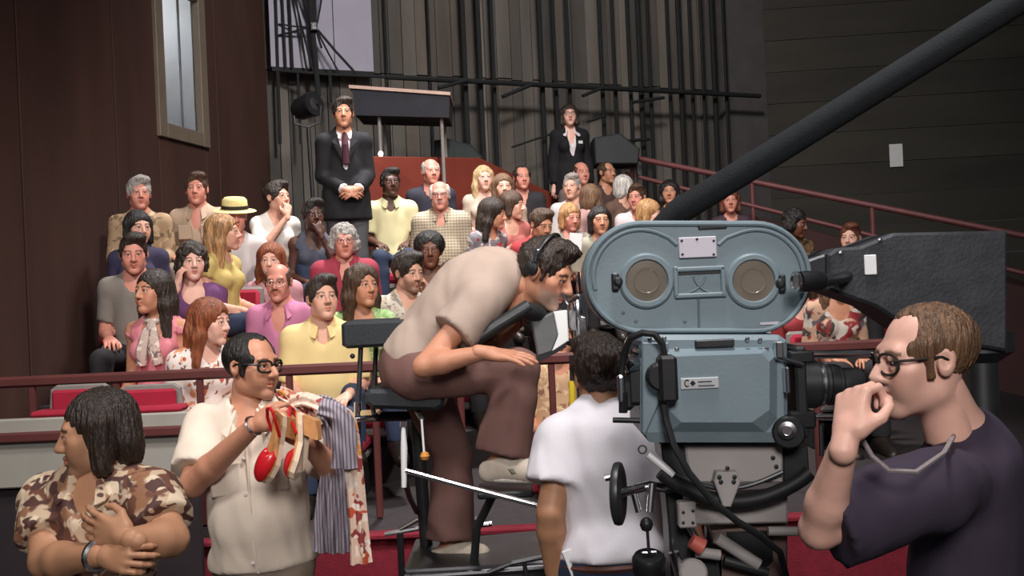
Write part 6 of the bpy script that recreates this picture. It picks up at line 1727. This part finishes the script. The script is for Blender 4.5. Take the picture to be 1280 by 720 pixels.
hw = part('hand_wheel', M_gunm, ch, lambda b: (b.lathe(at(773, 617, DH - 0.05), (0.97, -0.25, 0), [(0.0, -0.008), (0.052, -0.008), (0.066, -0.012), (0.076, -0.008), (0.078, 0.0), (0.076, 0.008), (0.066, 0.012), (0.052, 0.008), (0, 0.008)], 32),), True)
part('crank_handle', M_steel, hw, lambda b: b.tube([at(756, 598, DH - 0.06), at(772, 594, DH - 0.06)], 0.008, 10), True)
part('wheel_shaft', M_chrome, hw, lambda b: b.tube([at(771, 617, DH - 0.05), at(812, 607, DH - 0.02), at(840, 612, DH + 0.06)], 0.012, 10), True)
part('lever_arm', M_steel, ch, lambda b: (b.tube([at(790, 606, DH - 0.03), at(799, 640, DH - 0.04)], 0.009, 10), b.tube([at(815, 604, DH - 0.03), at(812, 640, DH - 0.04)], 0.011, 10)), True)
part('ball_knob', M_black, ch, lambda b: b.lathe(at(808, 656, DH - 0.04), (0, 0, 1), [(0, -0.018), (0.012, -0.013), (0.017, 0), (0.014, 0.011), (0.006, 0.018), (0, 0.019)], 16), True)
part('lever_arm', M_steel, ch, lambda b: b.tube([at(809, 660, DH - 0.04), at(811, 690, DH - 0.04)], 0.004, 8))
part('cup', M_black, ch, lambda b: b.lathe(at(811, 712, DH - 0.03), (0, -0.3, 1), [(0.02, -0.03), (0.04, -0.005), (0.042, 0.03), (0.036, 0.04), (0.0, 0.036)], 20), True)
part('wing_nut', M_chrome, ch, lambda b: (b.box(at(806, 692, DH - 0.08), (0.018, 0.008, 0.01), None, 0.003), b.box(at(817, 691, DH - 0.08), (0.018, 0.008, 0.01), None, 0.003)))
part('ring_pull', M_steel, ch, lambda b: b.tube([at(803 + 5 * math.cos(R(a)), 562 - 5 * math.sin(R(a)), DH - 0.02) for a in range(0, 360, 30)], 0.0022, 6, closed=True), True)
part('tension_arm', M_white, ch, lambda b: b.tube([at(810, 568, DH - 0.02), at(842, 594, DH - 0.03)], 0.008, 8), True)
part('column', M_gunm, ch, lambda b: b.lathe(vec(at(930, 700, 2.84)[0], 2.84, 0.0), (0, 0, 1), [(0.3, 0.0), (0.3, 0.05), (0.1, 0.1), (0.075, 0.14), (0.075, 1.08), (0.1, 1.12), (0.1, 1.2)], 24), True)

# ------------------------------------------------------------------ boom arm and second camera on the right
bm = empty('boom_arm', tuple(at(1000, 178, 2.95)), 'thick dark padded boom slanting up to the right behind the magazine', 'boom')
part('sleeve', mat('foam_charcoal', srgb(28, 31, 34), 0.9, 0, 0.12, 30, 0.3, 220), bm, lambda b: b.tube([at(822, 288, 3.10), at(846, 266, 3.08), at(985, 180, 2.96), at(1130, 90, 2.84), at(1310, -22, 2.70)], [0.03, 0.038, 0.0375, 0.0365, 0.036], 18), True)
part('end_cap', M_black, bm, lambda b: b.tube([at(812, 294, 3.11), at(824, 286, 3.10)], 0.026, 14), True)
part('core_pole', M_darksteel, bm, lambda b: b.tube([at(1300, -16, 2.705), at(1700, -266, 2.4)], 0.018, 10))
sc = empty('second_camera', tuple(vec(at(1230, 420, 2.95)[0], 2.95, 0)), 'charcoal camera housing with a white label behind the man in plum', 'camera')
DS = 2.86
part('housing', mat('charcoal_crackle', srgb(56, 58, 63), 0.6, 0.0, 0.25, 18, 0.2, 90), sc, lambda b: b.prism(pp([(1035, 318), (1046, 310), (1075, 308), (1118, 291), (1260, 288), (1260, 440), (1150, 420), (1096, 384), (1035, 362)], DS)[::-1], vec(0, 0.22, 0), 0, 0.008))
part('snout', M_gunm, sc, lambda b: b.prism(pp([(1006, 326), (1036, 316), (1036, 364), (1006, 352)], DS + 0.03)[::-1], vec(0, 0.15, 0), 0, 0.006))
part('label', mat('label_white', (0.85, 0.85, 0.87), 0.5), sc, lambda b: b.box(at(1088, 331, DS - 0.004), (15 * DS / FPX, 0.008, 25 * DS / FPX), None, 0.002))
part('eyepiece', M_black, sc, lambda b: b.lathe(at(1030, 351, 2.62), at(994, 352, 2.60) - at(1030, 351, 2.62), [(0.018, 0), (0.024, 0.01), (0.026, 0.05), (0.024, 0.066), (0.0, 0.064)], 20), True)
part('eyepiece_rim', M_steel, sc, lambda b: b.lathe(at(995, 352, 2.60), at(994, 352, 2.60) - at(1030, 351, 2.62), [(0.021, -0.004), (0.0255, -0.003), (0.0255, 0.002), (0.02, 0.004), (0.017, 0.0)], 20), True)
part('eyepiece_arm', M_gunm, sc, lambda b: b.tube([at(1028, 351, 2.63), at(1044, 349, 2.72), at(1060, 345, DS + 0.02)], 0.016, 10), True)
for x, y in ((1051, 316), (1060, 342), (1050, 350), (1100, 300)):
    part('screw', M_steel, sc, lambda b: b.lathe(at(x, y, DS), (0, -1, 0), [(0.006, 0), (0.006, 0.004), (0, 0.005)], 8))
p = at(1225, 430, 2.97)
part('pedestal', M_darksteel, sc, lambda b: b.lathe(vec(p[0], p[1], 0), (0, 0, 1), [(0.25, 0), (0.25, 0.04), (0.06, 0.08), (0.045, 0.12), (0.045, p[2] - 0.05), (0.09, p[2] - 0.02), (0.09, p[2] + 0.03)], 20), True)

# ------------------------------------------------------------------ the crane: seats, platform, handles
M_pad = mat('pad_vinyl', srgb(38, 42, 46), 0.5, 0, 0.08, 12, 0.1, 120)
cn = empty('camera_crane', tuple(vec(at(560, 712, 4.1)[0], 4.1, 0)), 'camera crane with black padded seat, footrest and steel platform', 'camera crane')
part('back_pad', M_pad, cn, lambda b: b.prism(pp([(426, 406), (432, 402), (507, 399), (512, 403), (511, 428), (505, 432), (434, 436), (427, 432)], 3.96)[::-1], vec(0, 0.3, 0), 0, 0.012))
part('seat_pad', M_pad, cn, lambda b: b.prism(pp([(455, 492), (462, 487), (548, 487), (556, 493), (555, 508), (545, 514), (465, 511), (456, 504)], 3.90)[::-1], vec(0, 0.34, 0), 0, 0.014))
for px, d in ((449, 4.0), (468, 4.2)):
    part('back_post', M_darksteel, cn, lambda b: b.tube([at(px + 2, 434, d), at(px - 2, 520, d)], 0.0095, 10), True)
part('post_collar', M_chrome, cn, lambda b: (b.tube([at(447, 503, 4.0), at(447, 514, 4.0)], 0.014, 12), b.box(at(456, 520, 4.05), (0.11, 0.2, 0.025), None, 0.008)), True)
part('post_knob', M_black, cn, lambda b: b.lathe(at(441, 445, 3.98), (0, -1, 0), [(0.008, 0), (0.01, 0.008), (0.006, 0.014), (0, 0.015)], 10))
part('seat_arm', M_gunm, cn, lambda b: b.tube([at(456, 521, 4.08), at(505, 520, 4.2), at(520, 516, 4.34)], 0.02, 10), True)
px0 = at(520, 514, 4.34)
pz_ = at(520, 712, 4.1)[2]
part('seat_column', M_gunm, cn, lambda b: b.tube([px0, vec(px0[0] + 0.02, 4.34, pz_)], 0.026, 12), True)
part('platform', M_darksteel, cn, lambda b: b.prism([at(505, 713, 3.95), at(598, 708, 3.95), at(700, 699, 3.95), at(700, 722, 3.95), at(505, 734, 3.95)], vec(0, 0.5, 0), 0, 0.008))
part('platform_edge', M_darksteel, cn, lambda b: b.tube([at(506, 722, 3.94), at(600, 716, 3.94), at(700, 708, 3.94)], 0.012, 8))
part('platform_rail', M_darksteel, cn, lambda b: (b.tube([at(610, 716, 3.9), at(640, 704, 3.9), at(702, 692, 3.9)], 0.009, 8), b.tube([at(655, 702, 3.9), at(660, 730, 3.9)], 0.008, 8)))
part('base', M_gunm, cn, lambda b: b.prism([vec(px0[0] - 0.1, 3.98, 0), vec(px0[0] + 0.6, 3.98, 0), vec(px0[0] + 0.45, 3.98, pz_ - 0.05), vec(px0[0] + 0.02, 3.98, pz_ - 0.05)][::-1], vec(0, 0.4, 0), 0, 0.01))
fz_ = at(632, 611, 3.86)[2]
part('footrest', M_gunm, cn, lambda b: (b.box((at(632, 611, 3.86)[0], 3.9, fz_ - 0.012), (0.2, 0.2, 0.024), None, 0.006), b.tube([at(618, 615, 3.95), at(596, 660, 4.0), at(592, 712, 4.05)], 0.016, 10)))
part('lever', M_white, cn, lambda b: b.tube([at(504, 528, 3.7), at(505, 560, 3.7), at(505, 609, 3.7)], [0.006, 0.012, 0.009], 10), True)
part('lever_tip', M_steel, cn, lambda b: b.tube([at(504, 527, 3.7), at(504, 533, 3.7)], 0.011, 10))
part('handle_bar', M_chrome, cn, lambda b: b.tube([at(507, 588, 3.7), at(592, 611, 3.7), at(673, 632, 3.68)], 0.0105, 12), True)
part('bar_mount', M_gunm, cn, lambda b: b.tube([at(505, 596, 3.7), at(512, 622, 4.0), at(521, 640, 4.32)], 0.011, 8), True)
part('ball_lever', M_white, cn, lambda b: b.tube([at(527, 524, 3.75), at(530, 566, 3.75)], 0.004, 8))
part('ball', mat('ball_orange', srgb(206, 140, 62), 0.4), cn, lambda b: b.lathe(at(531, 570, 3.75), (0, 0, 1), [(0, -0.017), (0.012, -0.012), (0.017, 0), (0.012, 0.012), (0, 0.017)], 14), True)
part('ball_bracket', M_gunm, cn, lambda b: b.tube([at(527, 524, 3.75), at(522, 516, 4.0), at(520, 512, 4.3)], 0.01, 8))
for a, c in (((481, 668), (527, 660)), ((586, 652), (606, 645)), ((585, 658), (615, 655)), ((500, 662), (525, 648))):
    part('floor_rail', M_steel, cn, lambda b: b.tube([at(*a, 4.75), at(*c, 4.75)], 0.011, 8), True)
part('rail_stand', M_gunm, cn, lambda b: (b.tube([at(500, 666, 4.75), vec(at(500, 666, 4.75)[0], 4.75, 0)], 0.015, 8), b.tube([at(596, 655, 4.75), vec(at(596, 655, 4.75)[0], 4.75, 0)], 0.015, 8)))

# viewfinder the operator looks into
vf = empty('viewfinder_unit', tuple(vec(at(700, 440, 3.95)[0], 3.95, 0)), 'grey viewfinder box with long black tube under the face of the crane operator', 'viewfinder')
part('box', mat('finder_grey', srgb(96, 98, 98), 0.5, 0.1, 0.12, 12), vf, lambda b: b.prism(pp([(664, 402), (692, 390), (698, 420), (690, 440), (672, 446)], 3.84)[::-1], vec(0.0, 0.16, 0), 0, 0.006))
part('white_face', M_white, vf, lambda b: b.prism(pp([(692, 390), (709, 388), (711, 426), (690, 440), (698, 420)], 3.845)[::-1], vec(0, 0.14, 0), 0, 0.003))
part('hood', M_black, vf, lambda b: b.prism(pp([(668, 447), (692, 438), (708, 428), (708, 434), (676, 452)], 3.83)[::-1], vec(0, 0.16, 0)))
part('tube', M_gunm, vf, lambda b: b.tube([at(588, 430, 3.80), at(620, 408, 3.80), at(661, 383, 3.83)], [0.022, 0.025, 0.027], 14), True)
part('eyepiece', M_rubber, vf, lambda b: b.tube([at(655, 387, 3.83), at(668, 390, 3.85), at(678, 398, 3.88)], [0.03, 0.034, 0.03], 14), True)
part('mast', M_steel, vf, lambda b: b.tube([at(722, 372, 3.95), at(725, 445, 3.95), vec(at(725, 445, 3.95)[0], 3.95, 0.0)], 0.02, 12), True)
part('mast_head', M_chrome, vf, lambda b: (b.lathe(at(722, 385, 3.93), (0, 0, 1), [(0.03, -0.08), (0.036, -0.06), (0.036, 0.03), (0.026, 0.05), (0.0, 0.05)], 16), b.box(at(728, 415, 3.9), (0.035, 0.05, 0.12), None, 0.006)), True)
part('clip', M_chrome, vf, lambda b: (b.tube([at(702, 366, 3.86), at(710, 378, 3.86), at(722, 372, 3.9)], 0.008, 8), b.tube([at(722, 340, 3.92), at(724, 372, 3.92)], 0.009, 8)), True)
part('bracket', M_gunm, vf, lambda b: b.tube([at(705, 425, 3.92), at(724, 432, 3.95)], 0.014, 8), True)
part('yellow_grip', mat('yellow_plastic', srgb(232, 200, 60), 0.4), vf, lambda b: b.tube([at(715, 476, 3.9), at(716, 512, 3.9)], 0.0125, 12), True)
part('grip_rod', M_darksteel, vf, lambda b: b.tube([at(714, 445, 3.9), at(715, 478, 3.9)], 0.008, 8), True)
part('grip_link', M_gunm, vf, lambda b: b.tube([at(714, 447, 3.9), at(725, 447, 3.95)], 0.009, 8))
